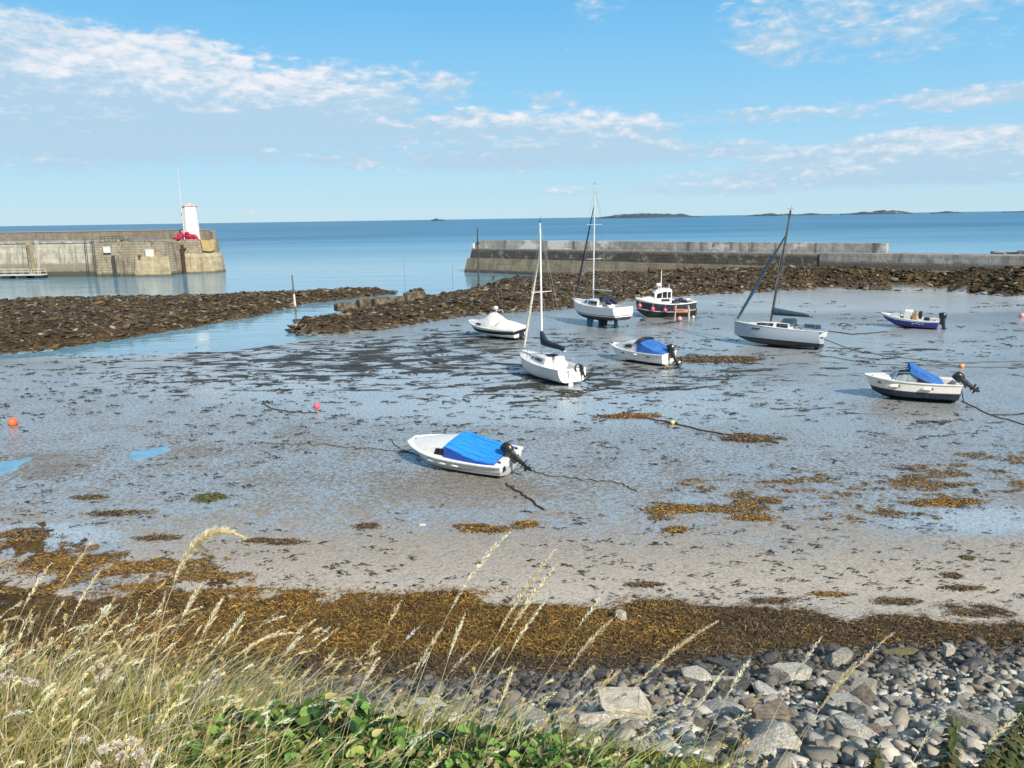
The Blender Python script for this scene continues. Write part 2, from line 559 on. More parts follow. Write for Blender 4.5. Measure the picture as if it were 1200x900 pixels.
def terrain(x, y, full=False):
    x = np.atleast_1d(np.asarray(x, float)); y = np.atleast_1d(np.asarray(y, float))
    wob = (fbm(x * .12, y * .12, 3, 5) - .5) * 1.6
    prof = np.interp(y + wob * np.clip((y - 8) / 10, 0, 1), [-40, 0, 3, 5, 6, 8, 11.5, 16, 20, 24, 30, 45], [8.6, 8.5, 7.6, 6.7, 6.1, 4.9, 2.9, 1.05, .42, .2, .03, 0])
    yc = crest(x)
    zc = 9.35 - .17 * yc
    bank = np.where(y < yc, 9.35 - .17 * y + (fbm(x * 1.2, y * 1.2, 3, 9) - .5) * .22, zc - (y - yc) * 1.3)
    sdS = sdist(x, y, sand_poly)
    chan = sstep(-x, 5.0, 14.0)
    floor = prof - .45 * chan * (1 - sstep(sdS, 1, 15)) + (fbm(x * .22, y * .22, 4, 21) - .5) * .13 * sstep(y, 24, 34)
    low = -1.9
    h = low + (floor - low) * sstep(sdS, -5, .5)
    dl = sdist(x, y, left_poly) + (fbm(x * .25, y * .25, 4, 31) - .5) * 2.0
    dr = sdist(x, y, right_poly) + (fbm(x * .3, y * .3, 4, 33) - .5) * 1.6
    rough = (fbm(x * .55, y * .55, 4, 41) - .45)
    hl = low + (.50 - low + .45 * sstep(dl, 2, 14) + rough * 0.8) * sstep(dl, -4, 3)
    order = np.argsort(_rbx)
    zb = np.interp(x, _rbx[order], _rbz[order])
    df = seg_dist(x, y, right_front); db = seg_dist(x, y, right_back)
    fr = np.where(dr > 0, df / (df + db + 1e-6), 0)
    hr = low + (.25 - low + zb * .92 * fr ** .8 + .35 * sstep(dr, .5, 4) + rough * .75) * sstep(dr, -4, 1.5)
    hh = np.maximum(np.maximum(h, hl), hr)
    hh = np.maximum(hh, np.where(y < 12, bank, -9))
    if not full: return hh
    reef = np.maximum(sstep(dl, -1.2, .8), sstep(dr, -1.2, .8))
    reef = reef * (np.maximum(hl, hr) >= h - .12)
    return hh, reef, sdS, (bank > prof - .02) & (y < 12), dl, dr


def tz(x, y):
    return float(terrain(x, y)[0])


def to_px(x, y, z):
    """photograph map coordinates of a place"""
    vx = x; vy = y; vz = z - CAM_H
    dep = vy * _F.y + vz * _F.z
    u = (vx * _RI.x + vy * _RI.y + vz * _RI.z) / dep * FPX + 600
    v = (vx * _DN.x + vy * _DN.y + vz * _DN.z) / dep * FPX + 450
    return u, v


azs = np.concatenate([np.linspace(-100, -41, 30), np.linspace(-39, 39, 560), np.linspace(41, 100, 30)])
rads = 0.5 * (330 / 0.5) ** np.linspace(0, 1, 560)
A_, R_ = np.meshgrid(np.radians(azs), rads)
GX = (np.sin(A_) * R_).ravel(); GY = (np.cos(A_) * R_).ravel()
GZ, g_reef, g_sd, g_bank, g_dl, g_dr = terrain(GX, GY, True)
nc, nr = len(azs), len(rads)
ii = np.arange((nr - 1) * nc).reshape(nr - 1, nc)[:, :-1].ravel()
gf = np.stack([ii, ii + 1, ii + nc + 1, ii + nc], 1)
U, V = to_px(GX, np.maximum(GY, .3), 0.0)


def ell(u, v, cx, cy, rx, ry, p=1.0):
    return np.clip(1 - ((u - cx) / rx) ** 2 - ((v - cy) / ry) ** 2, 0, 1) ** p


# masks of the harbour floor
beachU = GX; beachV = GY
wv = np.interp(GX, [-20, -12, -6, 0, 4, 8, 12, 18], [21.9, 21.4, 20.9, 20.2, 19.6, 18.6, 18.2, 18.6])      # upper edge of the wrack belt
wn = (fbm(GX * .5, GY * .9, 5, 51) - .5) * 2.6
lowedge = np.interp(GX, [-20, -8, -2, 3, 7, 12, 20], [12.6, 12.9, 13.2, 13.8, 15.2, 15.6, 15.6])
weed = sstep(wv - GY + wn, -.25, .35) * sstep(GY - lowedge + wn, -.8, .6)
PATCH = [(50, 655, 100, 22, .7), (130, 675, 90, 14, .45), (235, 694, 70, 9, .85), (180, 688, 80, 12, .5), (70, 628, 60, 12, .6), (130, 600, 70, 8, .55), (570, 621, 40, 5, .9), (610, 615, 20, 5, .6),
         (740, 487, 50, 4, .9), (880, 513, 45, 6, .9), (840, 421, 60, 6, .8),
         (245, 584, 22, 7, .9),]
pn = (fbm(GX * 1.7, GY * 1.0, 5, 61) - .5) * 1.6
pw = np.zeros_like(GX)
for (cx, cy, rx, ry, s) in PATCH:
    e = ell(U, V, cx, cy, rx * 1.25, ry * 1.35)
    pw = np.maximum(pw, sstep(e * 1.0 + pn * 1.6 - (1 - s) * .9, .55, .95) * (e > 0))
golden = np.clip(np.interp(GX, [-14, -7, -3, 1, 4, 6], [.35, .85, 1, .9, .6, .12]) * sstep(GY, 15.6, 17.2), 0, 1)
golden = np.where(pw > .05, np.where(GX > 3, .8, .5), golden)
weed = np.clip(np.maximum(weed, pw), 0, 1) * (GY > 12)
# dark mud of the far floor
mud = np.zeros_like(GX)
for (cx, cy, rx, ry, s) in [(420, 422, 300, 34, 1.0), (280, 440, 220, 30, .7), (540, 402, 140, 18, .9), (660, 450, 220, 30, .8), (500, 450, 160, 24, .6), (780, 425, 110, 16, .7), (640, 398, 90, 14, .6), (850, 440, 200, 24, .6), (1060, 420, 180, 30, .5), (950, 480, 200, 18, .4), (1080, 490, 160, 18, .45), (740, 395, 90, 10, .4), (150, 415, 120, 8, .5)]:
    mud = np.maximum(mud, ell(U, V, cx, cy, rx, ry, .7) * s)
# wetness: standing film towards the channel, drier towards the beach
wet = np.interp(V + (fbm(GX * .1, GY * .1, 3, 71) - .5) * 60, [300, 345, 400, 440, 500, 560, 620, 680, 720], [.86, .82, .92, .74, .60, .52, .42, .12, .02])
for (cx, cy, rx, ry, s) in [(60, 640, 130, 26, .55), (110, 690, 90, 20, .5), (1130, 615, 140, 26, .45), (220, 400, 170, 22, .6), (640, 470, 300, 26, .12), (1000, 490, 200, 20, .15), (130, 590, 200, 26, .12), (700, 600, 300, 20, .1)]:
    wet = wet + ell(U, V, cx, cy, rx, ry) * s
for (cx, cy, rx, ry, s) in [(550, 575, 140, 22, .35), (220, 530, 60, 10, .3), (60, 545, 80, 18, .3), (1060, 478, 80, 16, .25), (450, 655, 300, 30, .2), (360, 510, 50, 12, .2), (760, 470, 90, 10, .2), (1080, 400, 160, 14, .2)]:
    wet = wet - ell(U, V, cx, cy, rx, ry) * s
wet = np.clip(wet, 0, 1) * (1 - g_reef)
shingle = sstep(lowedge + .9 - GY + wn, -.4, .6)
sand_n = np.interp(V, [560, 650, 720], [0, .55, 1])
far_sheen = np.clip(ell(U, V, 1020, 354, 300, 15, .6) * 1.2 + (fbm(GX * .1, GY * .25, 4, 83) - .5) * .9, 0, 1) * (ell(U, V, 1020, 354, 330, 19) > 0)
sky_sheen = far_sheen  # mask of where sky reflection is painted onto the wet film
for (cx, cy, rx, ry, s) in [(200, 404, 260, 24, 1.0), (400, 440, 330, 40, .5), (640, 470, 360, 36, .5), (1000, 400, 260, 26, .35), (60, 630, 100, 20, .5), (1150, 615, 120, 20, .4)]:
    sky_sheen = np.maximum(sky_sheen, ell(U, V, cx, cy, rx, ry, .8) * s)
wet = np.clip(wet + .30 * sky_sheen, 0, 1) * (1 - g_reef)

mt, nt, bs = material('harbour_ground')
tcn = nt.new('ShaderNodeTexCoord'); OB = tcn.outputs['Object']


def attr(nt, nm):
    a = nt.new('ShaderNodeAttribute'); a.attribute_name = nm
    return a


aW, aM, aR, aWe, aS, aB, aG, aD, aSi = [attr(nt, q).outputs['Fac'] for q in ('wet', 'mud', 'reef', 'weed', 'shingle', 'bank', 'golden', 'dry', 'sky_sheen')]
nA = nt.noise(OB, 3.2, 5, 0.62)
nB = nt.noise(OB, 0.45, 5, 0.6, 0.4)
nC = nt.noise(OB, 11.0, 4, 0.65)
nD = nt.noise(OB, 26.0, 3, 0.6)
nS = nt.noise(OB, 4.6, 7, 0.74)
filmv = nt.add(nt.sub(nS, nt.sub(0.66, nt.mul(aW, 0.34))), nt.mul(nt.sub(nB, .5), .30))
film = nt.step(filmv, -0.035, 0.045)
pit = nt.step(nt.noise(OB, 7.5, 6, .74), .53, .59)
# sand and mud
sandc = nt.mix(nt.step(nC, .35, .68), (0.24, 0.212, 0.178), (0.135, 0.122, 0.105))
sandc = nt.mix(nt.mul(nt.step(nA, .42, .62), .55), sandc, (0.075, 0.068, 0.062))
dryc = nt.mix(nt.step(nC, .38, .66), (0.47, 0.41, 0.335), (0.345, 0.30, 0.245))
sandc = nt.mix(aD, sandc, dryc)
sandc = nt.mix(nt.mul(pit, nt.fmix(aD, .62, .30)), sandc, (0.085, 0.078, 0.075))
stm = nt.new('ShaderNodeMapping'); stm.inputs['Scale'].default_value = (.38, .85, 1)
nt.l.new(OB, stm.inputs[0])
nM = nt.noise(stm.outputs[0], 1.0, 7, .68, .5)
mudf = nt.step(nt.add(nt.mul(nt.sub(aM, .5), 0.20), nt.sub(nM, 0.545)), -0.015, 0.035)
mudf = nt.mul(mudf, nt.step(aM, 0.0, 0.12))
sandc = nt.mix(nt.mul(mudf, .9), sandc, (0.03, 0.03, 0.026))
film = nt.mul(film, nt.mul(nt.sub(1.0, mudf), nt.sub(1.0, nt.mul(pit, .8))))
wetc = nt.mix(film, sandc, nt.mix(aSi, nt.mix(nt.step(nC, .4, .6), (0.31, 0.35, 0.37), (0.19, 0.215, 0.23)), nt.mix(nt.step(nC, .4, .6), (0.52, 0.60, 0.65), (0.36, 0.42, 0.46))))  # film base colour brightened to carry the sky's reflection
# seaweed
wk = nt.add(nt.mul(nt.noise(OB, 7.0, 5, .7), .6), nt.mul(nt.noise(OB, 1.4, 4, .6), .4))
gold = nt.ramp(wk, [(.34, (.02, .012, .005)), (.47, (.07, .04, .012)), (.56, (.15, .085, .018)), (.68, (.24, .14, .028))])
brown = nt.ramp(wk, [(.34, (.012, .009, .006)), (.48, (.05, .032, .015)), (.58, (.095, .06, .025)), (.70, (.15, .10, .045))])
weedc = nt.mix(aG, brown, gold)
weedm = nt.step(nt.add(aWe, nt.mul(nt.sub(nt.noise(OB, 4.5, 6, .75), .5), 2.6)), .48, .72)
# shingle bed between the stones
shc = nt.ramp(nt.noise(OB, 9.0, 5, .7), [(.32, (.018, .016, .014)), (.5, (.07, .062, .055)), (.66, (.19, .175, .155))])
# reef rock and weed
rk = nt.add(nt.mul(nt.noise(OB, 2.2, 8, .74), .65), nt.mul(nt.noise(OB, .35, 4, .6), .35))
reefc = nt.ramp(rk, [(.36, (.012, .009, .007)), (.45, (.028, .02, .012)), (.52, (.058, .04, .02)), (.60, (.095, .067, .033)), (.72, (.18, .14, .09))])
bankc = nt.ramp(nt.noise(OB, 6.0, 5, .7), [(.34, (.02, .03, .008)), (.5, (.07, .085, .02)), (.66, (.20, .16, .06))])
c = nt.mix(nt.mul(weedm, nt.math('GREATER_THAN', aWe, .02)), wetc, weedc)
c = nt.mix(aS, c, nt.mix(nt.mul(weedm, aWe), shc, weedc))
c = nt.mix(aR, c, reefc)
c = nt.mix(aB, c, bankc)
nt.l.new(c, bs.inputs['Base Color'])
cover = nt.math('MAXIMUM', nt.math('MAXIMUM', aR, aB), nt.math('MAXIMUM', aS, nt.mul(weedm, aWe)))
fw = nt.mul(film, nt.sub(1.0, cover))
fw = nt.mul(fw, nt.mul(nt.sub(1.0, mudf), nt.sub(1.0, nt.mul(pit, .85))))
nt.put(bs.inputs['Specular IOR Level'], nt.fmix(nt.math('MAXIMUM', nt.math('MAXIMUM', mudf, cover), nt.mul(pit, .8)), .5, .12))
rg = nt.fmix(fw, nt.fmix(cover, nt.fmix(aD, .55, .7), .8), .13)
nt.l.new(rg, bs.inputs['Roughness'])
nt.l.new(nt.fmix(fw, 1.4, 1.95), bs.inputs['IOR'])
hgt = nt.add(nt.mul(nA, .06), nt.add(nt.mul(nC, .025), nt.mul(nD, .008)))
bst = nt.fmix(fw, nt.fmix(cover, .6, 1.0), .38)
nt.l.new(nt.bump(hgt, bst, 1.0), bs.inputs['Normal'])
M['ground'] = mt
ground = np_mesh('ground', np.stack([GX, GY, GZ], 1), gf[:, ::-1], mt, attrs=dict(wet=wet, mud=mud, reef=g_reef, weed=weed, shingle=shingle * (1 - g_bank), bank=g_bank.astype(float), golden=golden, dry=sand_n, sky_sheen=sky_sheen), smooth=True)
tag(ground, kind='structure')

# ---- the sea
mt, nt, bs = material('sea_water')
tcn = nt.new('ShaderNodeTexCoord'); OB = tcn.outputs['Object']
s = nt.sep(OB)
dist = nt.math('SQRT', nt.add(nt.mul(s[0], s[0]), nt.mul(s[1], s[1])))
st = nt.new('ShaderNodeMapping'); st.inputs['Scale'].default_value = (0.0035, 0.02, 1)
nt.l.new(OB, st.inputs[0])
streak = nt.noise(st.outputs[0], 1.0, 5, .6)
deep = nt.mix(nt.step(streak, .35, .65), (0.014, 0.092, 0.175), (0.045, 0.165, 0.27))
near = nt.mix(nt.step(streak, .35, .65), (0.10, 0.25, 0.34), (0.16, 0.32, 0.41))  # near water paled in colour to paint the sky it mirrors
nt.l.new(nt.mix(nt.step(dist, 120, 700), near, deep), bs.inputs['Base Color'])
bs.inputs['IOR'].default_value = 1.33
off = nt.step(dist, 90, 420)
nt.l.new(nt.fmix(off, .06, .32), bs.inputs['Roughness'])
w1 = nt.noise(OB, .45, 5, .6)
st2 = nt.new('ShaderNodeMapping'); st2.inputs['Scale'].default_value = (.06, .16, 1)
nt.l.new(OB, st2.inputs[0])
w2 = nt.noise(st2.outputs[0], 1.0, 4, .6)
nt.l.new(nt.bump(nt.add(nt.mul(w1, .35), nt.mul(w2, 1.4)), nt.fmix(off, .10, .55), 1.0), bs.inputs['Normal'])
M['sea'] = mt
mb = MB()
rr = [0.01, 60, 90, 130, 200, 320, 600, 1200, 3000, 8000, 20000, 60000]
rings = [[(q * math.cos(t), q * math.sin(t), WATER_Z) for t in [2 * math.pi * i / 96 for i in range(96)]] for q in rr]
mb.loft(rings, cap=False)
tag(mb.build('sea', mt, smooth=False), kind='structure')

# ---- islands on the horizon
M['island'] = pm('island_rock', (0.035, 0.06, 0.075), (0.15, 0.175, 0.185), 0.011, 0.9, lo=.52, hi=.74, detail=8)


def island(u0, u1, pxh, prof, Zb=6500):
    a = G(u0, 0, 0); n = 70
    L0 = atY(u0, 300, Zb).x; L1 = atY(u1, 300, Zb).x
    sc = Zb / FPX
    rings = []
    for i in range(n + 1):
        t = i / n
        hgt = float(np.interp(t, [p[0] for p in prof], [p[1] for p in prof])) * pxh * sc * .85
        hgt *= .45 + 1.1 * float(fbm(np.array([t * 11 + u0]), np.array([2.0]), 5, 3)[0])
        x = L0 + (L1 - L0) * t
        wd = 20 + (L1 - L0) * .18 * math.sin(math.pi * max(.02, min(.98, t)))
        rings.append([(x, Zb - wd, WATER_Z - 1), (x, Zb - wd * .96, hgt * .45), (x, Zb - wd * .7, hgt * .8), (x, Zb - wd * .3, hgt), (x, Zb + wd * .4, hgt * .9), (x, Zb + wd, WATER_Z - 1)])
    mb = MB(); mb.loft(rings, cap=True)
    return tag(mb.build('island', M['island'], angle=30), kind='structure')


island(692, 820, 8.0, [(0, .05), (.12, .25), (.2, .55), (.42, .85), (.47, 1.0), (.52, .9), (.7, .75), (.85, .4), (1, .1)])
island(872, 972, 3.6, [(0, .1), (.1, .5), (.3, .9), (.5, .6), (.6, .4), (.75, .7), (1, .15)])
island(982, 1064, 4.6, [(0, .3), (.2, .8), (.5, 1), (.8, .8), (1, .3)])
island(1086, 1122, 2.6, [(0, .3), (.5, 1), (1, .3)])
island(1170, 1330, 3.6, [(0, .2), (.3, .7), (.6, 1), (1, .4)])
island(506, 523, 3.2, [(0, .3), (.4, 1), (.6, .7), (1, .4)])

# ------------------------------------------------------------------ piers and lighthouse
def masonry(name, c1, c2, mortar, bw, bh, stains, streak=0.6, blotch=None, bump=0.5):
    """coursed stone along local x / z; stains = [(z, rgb, strength, fade)] weed and weathering bands with an uneven edge"""
    mt, nt, bs = material(name)
    tcn = nt.new('ShaderNodeTexCoord'); OB = tcn.outputs['Object']
    s = nt.sep(OB)
    br = nt.new('ShaderNodeTexBrick')
    nt.l.new(nt.comb(nt.add(s[0], nt.mul(s[1], .9)), s[2]), br.inputs['Vector'])
    br.inputs['Color1'].default_value = (*c1, 1); br.inputs['Color2'].default_value = (*c2, 1); br.inputs['Mortar'].default_value = (*mortar, 1)
    br.inputs['Scale'].default_value = 1.0
    br.inputs['Brick Width'].default_value = bw; br.inputs['Row Height'].default_value = bh
    br.inputs['Mortar Size'].default_value = 0.035; br.inputs['Bias'].default_value = -.1
    n1 = nt.noise(OB, .5, 6, .65); n2 = nt.noise(OB, 2.6, 6, .65)
    mp = nt.new('ShaderNodeMapping'); mp.inputs['Scale'].default_value = (.9, .9, .10)
    nt.l.new(OB, mp.inputs[0])
    n3 = nt.noise(mp.outputs[0], 1.2, 5, .6)
    col = nt.mix(nt.step(n1, .35, .7), br.outputs['Color'], tuple(v * .62 for v in c2))
    col = nt.mix(nt.mul(nt.step(n2, .45, .72), .55), col, tuple(v * .5 for v in c1))
    col = nt.mix(nt.mul(nt.step(n3, .48, .70), streak), col, (.05, .045, .035))
    for (z0, rgb, amt, fade) in stains:
        zz = nt.add(s[2], nt.mul(nt.sub(nt.add(nt.mul(n3, .6), nt.mul(n2, .4)), .5), 2.6 * abs(fade) + .6))
        f = nt.step(zz, z0 - abs(fade), z0 + abs(fade), 1, 0) if fade > 0 else nt.step(zz, z0 - abs(fade), z0 + abs(fade))
        col = nt.mix(nt.mul(f, amt), col, rgb)
    if blotch:
        nb = nt.noise(OB, blotch[1], 6, .7)
        col = nt.mix(nt.mul(nt.step(nb, blotch[2], blotch[2] + .1), blotch[3]), col, blotch[0])
    nt.l.new(col, bs.inputs['Base Color'])
    bs.inputs['Roughness'].default_value = .88
    h = nt.add(nt.mul(br.outputs['Fac'], -.28), nt.add(nt.mul(n2, .8), nt.mul(n1, .6)))
    nt.l.new(nt.bump(h, bump, .25), bs.inputs['Normal'])
    return mt


M['quay'] = masonry('quay_concrete', (.50, .455, .36), (.42, .385, .30), (.24, .22, .18), 3.2, 1.25, [(2.6, (.16, .14, .09), .75, .5), (.9, (.05, .05, .035), .92, .3)], .55)
M['rubble'] = masonry('quay_rubble_stone', (.42, .35, .24), (.35, .295, .21), (.23, .195, .14), 1.3, .55, [(.4, (.05, .05, .03), .85, .35)], .65, ((.10, .09, .07), .9, .56, .7), 1.0)
M['tanstone'] = masonry('pier_head_apron', (.46, .37, .23), (.40, .32, .20), (.26, .21, .14), 4.0, 1.6, [(.1, (.06, .055, .035), .85, .3)], .35, ((.22, .17, .10), .5, .55, .5))
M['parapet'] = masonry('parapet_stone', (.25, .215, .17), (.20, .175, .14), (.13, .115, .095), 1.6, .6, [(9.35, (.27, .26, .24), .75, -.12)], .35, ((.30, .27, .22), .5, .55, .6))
M['lichen'] = pm('yellow_lichen_stone', (.42, .27, .06), (.28, .23, .15), 1.4, .9, bump=.6, lo=.42, hi=.56)
M['towerwhite'] = pm('lighthouse_white_paint', (.72, .69, .67), (.62, .59, .57), .9, .5, .65, bump=.15)
M['towerroof'] = pm('lighthouse_roof_paint', (.58, .40, .38), (.45, .33, .31), 1.5, .6)
M['board'] = pm('white_notice_board', (.62, .61, .56), (.50, .48, .43), 2, .6)
M['rednet'] = pm('red_netting', (.52, .018, .06), (.25, .01, .035), 2.5, .75, bump=.8, bscale=8, dist=.1)
M['pierdark'] = masonry('pier_upper_wall', (.10, .092, .078), (.08, .073, .063), (.05, .046, .04), 1.4, .5, [(4.45, (.26, .245, .215), .6, -.22)], .75, ((.24, .22, .185), .55, .53, .75), .9)  # dark colour holds painted deck shadow as well as weed
M['piertan'] = masonry('pier_lower_wall', (.30, .25, .165), (.26, .21, .14), (.15, .12, .085), 1.8, .8, [(.35, (.045, .04, .03), .9, .3)], .45, ((.16, .13, .09), .5, .52, .6))
M['piergrey'] = masonry('pier_parapet_wall', (.40, .385, .35), (.33, .315, .29), (.20, .19, .17), 3.0, 1.7, [], .8, ((.60, .585, .55), .16, .52, .85))
M['pierend'] = masonry('pier_low_wall', (.32, .31, .285), (.27, .26, .235), (.16, .15, .14), 2.4, .9, [(3.6, (.06, .055, .045), .85, .35)], .6, ((.09, .085, .07), .6, .56, .6))


class Frame:
    """a vertical wall plane: local x along it, z up"""
    def __init__(self, p0, p1):
        self.o = Vector((p0[0], p0[1], 0)); d = Vector((p1[0] - p0[0], p1[1] - p0[1], 0))
        self.len = d.length; self.x = d.normalized(); self.y = Vector((0, 0, 1)).cross(self.x)
        self.ang = math.atan2(self.x.y, self.x.x)

    def loc(self, px, py, off=0.0):
        d = ray(px, py); o = self.o + self.y * off
        t = (o - CAMP).dot(self.y) / d.dot(self.y)
        q = CAMP + d * t
        return (q - self.o).dot(self.x), q.z

    def root(self, name):
        return empty(name, self.o, (0, 0, self.ang))

    def w(self, x, y, z):
        return self.o + self.x * x + self.y * y + Vector((0, 0, z))


def prism(plan0, plan1, z0, z1, n=1):
    rings = []
    for i in range(n + 1):
        t = i / n
        rings.append([(a[0] + (b[0] - a[0]) * t, a[1] + (b[1] - a[1]) * t, z0 + (z1 - z0) * t) for a, b in zip(plan0, plan1)])
    return rings


FL = Frame(G(200, 323.2, WATER_Z), G(0, 325.5, WATER_Z))       # +x runs left along the quay, +y faces the harbour
lp = FL.root('harbour_pier')
tag(lp, 'long grey and tan stone quay at the left carrying the white light tower', 'pier')
sx0 = FL.loc(117, 320)[0]
DK = 7.45
mb = MB(); mb.loft(prism([(sx0 + .01, .45), (95, .45), (95, -15), (sx0 + .01, -15)], [(sx0 + .01, 0), (95, 0), (95, -15), (sx0 + .01, -15)], -2.2, DK - .35), cap=True)
mb.build('quay_wall', M['quay'], lp, smooth=False)
mb = MB(); mb.box(((sx0 + 95) / 2, -7.3, DK - .17), (95 - sx0, 15.0, .34)); mb.build('quay_deck', M['piergrey'], lp, smooth=False)
# the older rubble section in front, with worn uneven top blocks
mb = MB(); mb.loft(prism([(-.3, 1.3), (sx0, 1.3), (sx0, -15), (-.3, -15)], [(.2, .75), (sx0, .75), (sx0, -15), (.2, -15)], -2.2, 6.6), cap=True)
x = .3
while x < sx0 - .5:
    wdt = rnd.uniform(.9, 1.9)
    hh = rnd.uniform(.35, .95)
    mb.box((x + wdt / 2, -1.5 + rnd.uniform(-.15, .1), 6.6 + hh / 2), (min(wdt, sx0 - x - .05) - .04, 4.4, hh - .002))
    x += wdt
mb.build('rubble_wall', M['rubble'], lp, smooth=False)
mb = MB(); mb.loft(prism([(-.6, 2.2), (7.2, 2.2), (7.6, 1.32), (-.9, 1.32)], [(-.3, 1.75), (6.6, 1.75), (7.0, 1.28), (-.6, 1.25)], -2.2, 4.0))
mb.build('apron', M['tanstone'], lp, smooth=False)
for px in (121, 146, 156, 174):
    q = FL.loc(px, 310)[0]
    mb = MB(); mb.loft(prism([(q - .42, 2.05), (q + .42, 2.05), (q + .42, 1.0), (q - .42, 1.0)], [(q - .36, 1.35), (q + .36, 1.35), (q + .36, .72), (q - .36, .72)], -2.0, 4.1 + rnd.uniform(-.3, .4)))
    mb.build('buttress', M['rubble'], lp, smooth=False)
for px in (138, 169):
    q = FL.loc(px, 310)[0]
    mb = MB(); mb.box((q, 1.55, 2.0), (.5, .5, 4.6)); mb.build('timber_fender', M['poledark'], lp)
# set-back parapet
mb = MB()
mb.box(((95 - 5) / 2, -10.6, DK + 1.0), (95 + 5, 1.2, 2.2 - .2)); mb.box(((95 - 5) / 2, -10.6, DK + 2.12), (95 + 5, 1.5, .22))
mb.build('parapet', M['parapet'], lp, smooth=False)
# rounded head
hx = [(5.6, -6.5), (-1.5, -6.2), (-4.2, -6.6), (-5.8, -8.2), (-6.4, -11), (-5.8, -14), (-3.5, -16), (5.6, -16.5)]
sc_ = lambda k, dy=0: [((-.2 + (p[0] + .2) * k) if p[0] < 3 else 5.6, (-11 + (p[1] + 11) * k) + dy) for p in hx]
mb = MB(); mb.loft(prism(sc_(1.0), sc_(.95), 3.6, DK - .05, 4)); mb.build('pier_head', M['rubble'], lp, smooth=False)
mb = MB(); mb.loft(prism(sc_(1.17), sc_(1.06), -2.2, 3.4, 3) + prism(sc_(1.0), sc_(.99), 4.15, 4.2)); mb.build('head_apron', M['tanstone'], lp, smooth=False)
mb = MB(); mb.loft([[(-4.95, -6.9, 4.8), (-5.90, -7.9, 4.6), (-6.25, -9.4, 4.9), (-6.00, -9.4, 7.3), (-5.70, -8.0, 7.42), (-4.70, -6.95, 7.3)], [(-4.80, -6.6, 4.8), (-6.20, -7.7, 4.6), (-6.45, -9.4, 4.9), (-6.30, -9.4, 7.3), (-6.00, -7.8, 7.42), (-4.60, -6.6, 7.3)]])
mb.build('lichen_corner', M['lichen'], lp)
mb = MB(); mb.box((-.8, -13.2, DK + .9), (8.6, 1.0, 1.8)); mb.box((-4.75, -12.0, DK + .8), (1.0, 2.2, 1.6)); mb.build('head_parapet', M['rubble'], lp, smooth=False)
# railing and ladders
mb = MB()
a, b = FL.loc(146, 284)[0], FL.loc(119, 284)[0]
for i in range(7):
    q = a + (b - a) * i / 6
    mb.tube([(q, .2, DK - .5), (q, .2, DK + .95)], .05, 6)
mb.tube([(a, .2, DK + .95), (b, .2, DK + .95)], .05, 6); mb.tube([(a, .2, DK + .5), (b, .2, DK + .5)], .04, 6)
mb.build('railing', M['poledark'], lp)
for px, mt_ in ((103, 'poledark'), (112, 'poledark'), (46, 'palepaint')):
    q = FL.loc(px, 300)[0]
    f0 = .5 if px < 116 else 1.5
    mb = MB()
    for dx in (-.2, .2): mb.tube([(q + dx, f0 + .35, -1), (q + dx, .25 + f0 * .2, DK + .5)], .06, 6)
    for i in range(20): mb.tube([(q - .2, f0 + .33 - i * .012, -.6 + i * .42), (q + .2, f0 + .33 - i * .012, -.6 + i * .42)], .035, 6)
    mb.build('ladder', M[mt_], lp)

for (u0, v0, u1, v1, lab) in ((121, 289, 130, 296, 'small white notice board beside the railing on the quay wall'), (170.5, 292, 181, 301, 'large pale notice board near the end of the rubble quay wall')):
    s0, z1 = FL.loc(u0, v0, 1.25); s1, z0 = FL.loc(u1, v1, 1.25)
    r_ = tag(empty('notice_board', FL.w((s0 + s1) / 2, 1.33, z0), (0, 0, FL.ang)), lab, 'sign')
    mb = MB(); mb.box((0, 0, (z1 - z0) / 2), (abs(s0 - s1), .08, z1 - z0)); mb.build('panel', M['board'], r_)
    mb = MB()
    for zz in (0.0, z1 - z0): mb.box((0, .02, zz), (abs(s0 - s1) + .1, .12, .09))
    for xx in (-1, 1): mb.box((xx * (abs(s0 - s1) / 2), .02, (z1 - z0) / 2), (.09, .118, z1 - z0 - .1))
    mb.build('frame', M['palepaint'], r_)

# tan mooring pile and floating stage at the left edge
s0, z1 = FL.loc(36.5, 279.5)
r_ = tag(empty('mooring_pile', FL.w(s0, 1.1, -1.5), (0, 0, FL.ang)), 'square tan timber pile standing against the left quay wall', 'pile')
mb = MB(); mb.loft([[(x * a, y * a, z) for x, y in ((-1, -1), (1, -1), (1, 1), (-1, 1))] for z, a in ((0, .48), (9.1, .40), (9.25, .3))]); mb.build('shaft', pm('tan_pile', (.36, .31, .19), (.24, .20, .12), 1.2, .85), r_, smooth=False)
mb = MB(); mb.tube([(-.3, .52, .6), (-.3, .46, 8.6)], .05, 6); mb.tube([(.3, .52, .6), (.3, .46, 8.6)], .05, 6)
for i in range(16): mb.tube([(-.3, .5, .9 + i * .48), (.3, .5, .9 + i * .48)], .035, 6)
mb.build('rungs', M['poledark'], r_)
s0 = FL.loc(60, 320)[0]
r_ = tag(empty('landing_stage', FL.w(s0, 2.4, WATER_Z), (0, 0, FL.ang)), 'low grey landing stage with rails along the left quay', 'landing stage')
mb = MB(); mb.box((16, 0, .75), (32, 2.2, .22)); mb.build('deck', M['palepaint'], r_, smooth=False)
for i in range(9):
    mb = MB(); mb.box((.8 + i * 3.7, 0, .22), (1.7, 2.0, .84)); mb.build('float', M['black'], r_)
mb = MB()
for i in range(17):
    for yy in (-1.0, 1.0): mb.tube([(.2 + i * 1.95, yy, .8), (.2 + i * 1.95, yy, 2.0)], .045, 6)
for yy in (-1.0, 1.0):
    for zz in (1.4, 2.0): mb.tube([(.2, yy, zz), (31.4, yy, zz)], .04, 6)
mb.build('railing', M['palepaint'], r_)

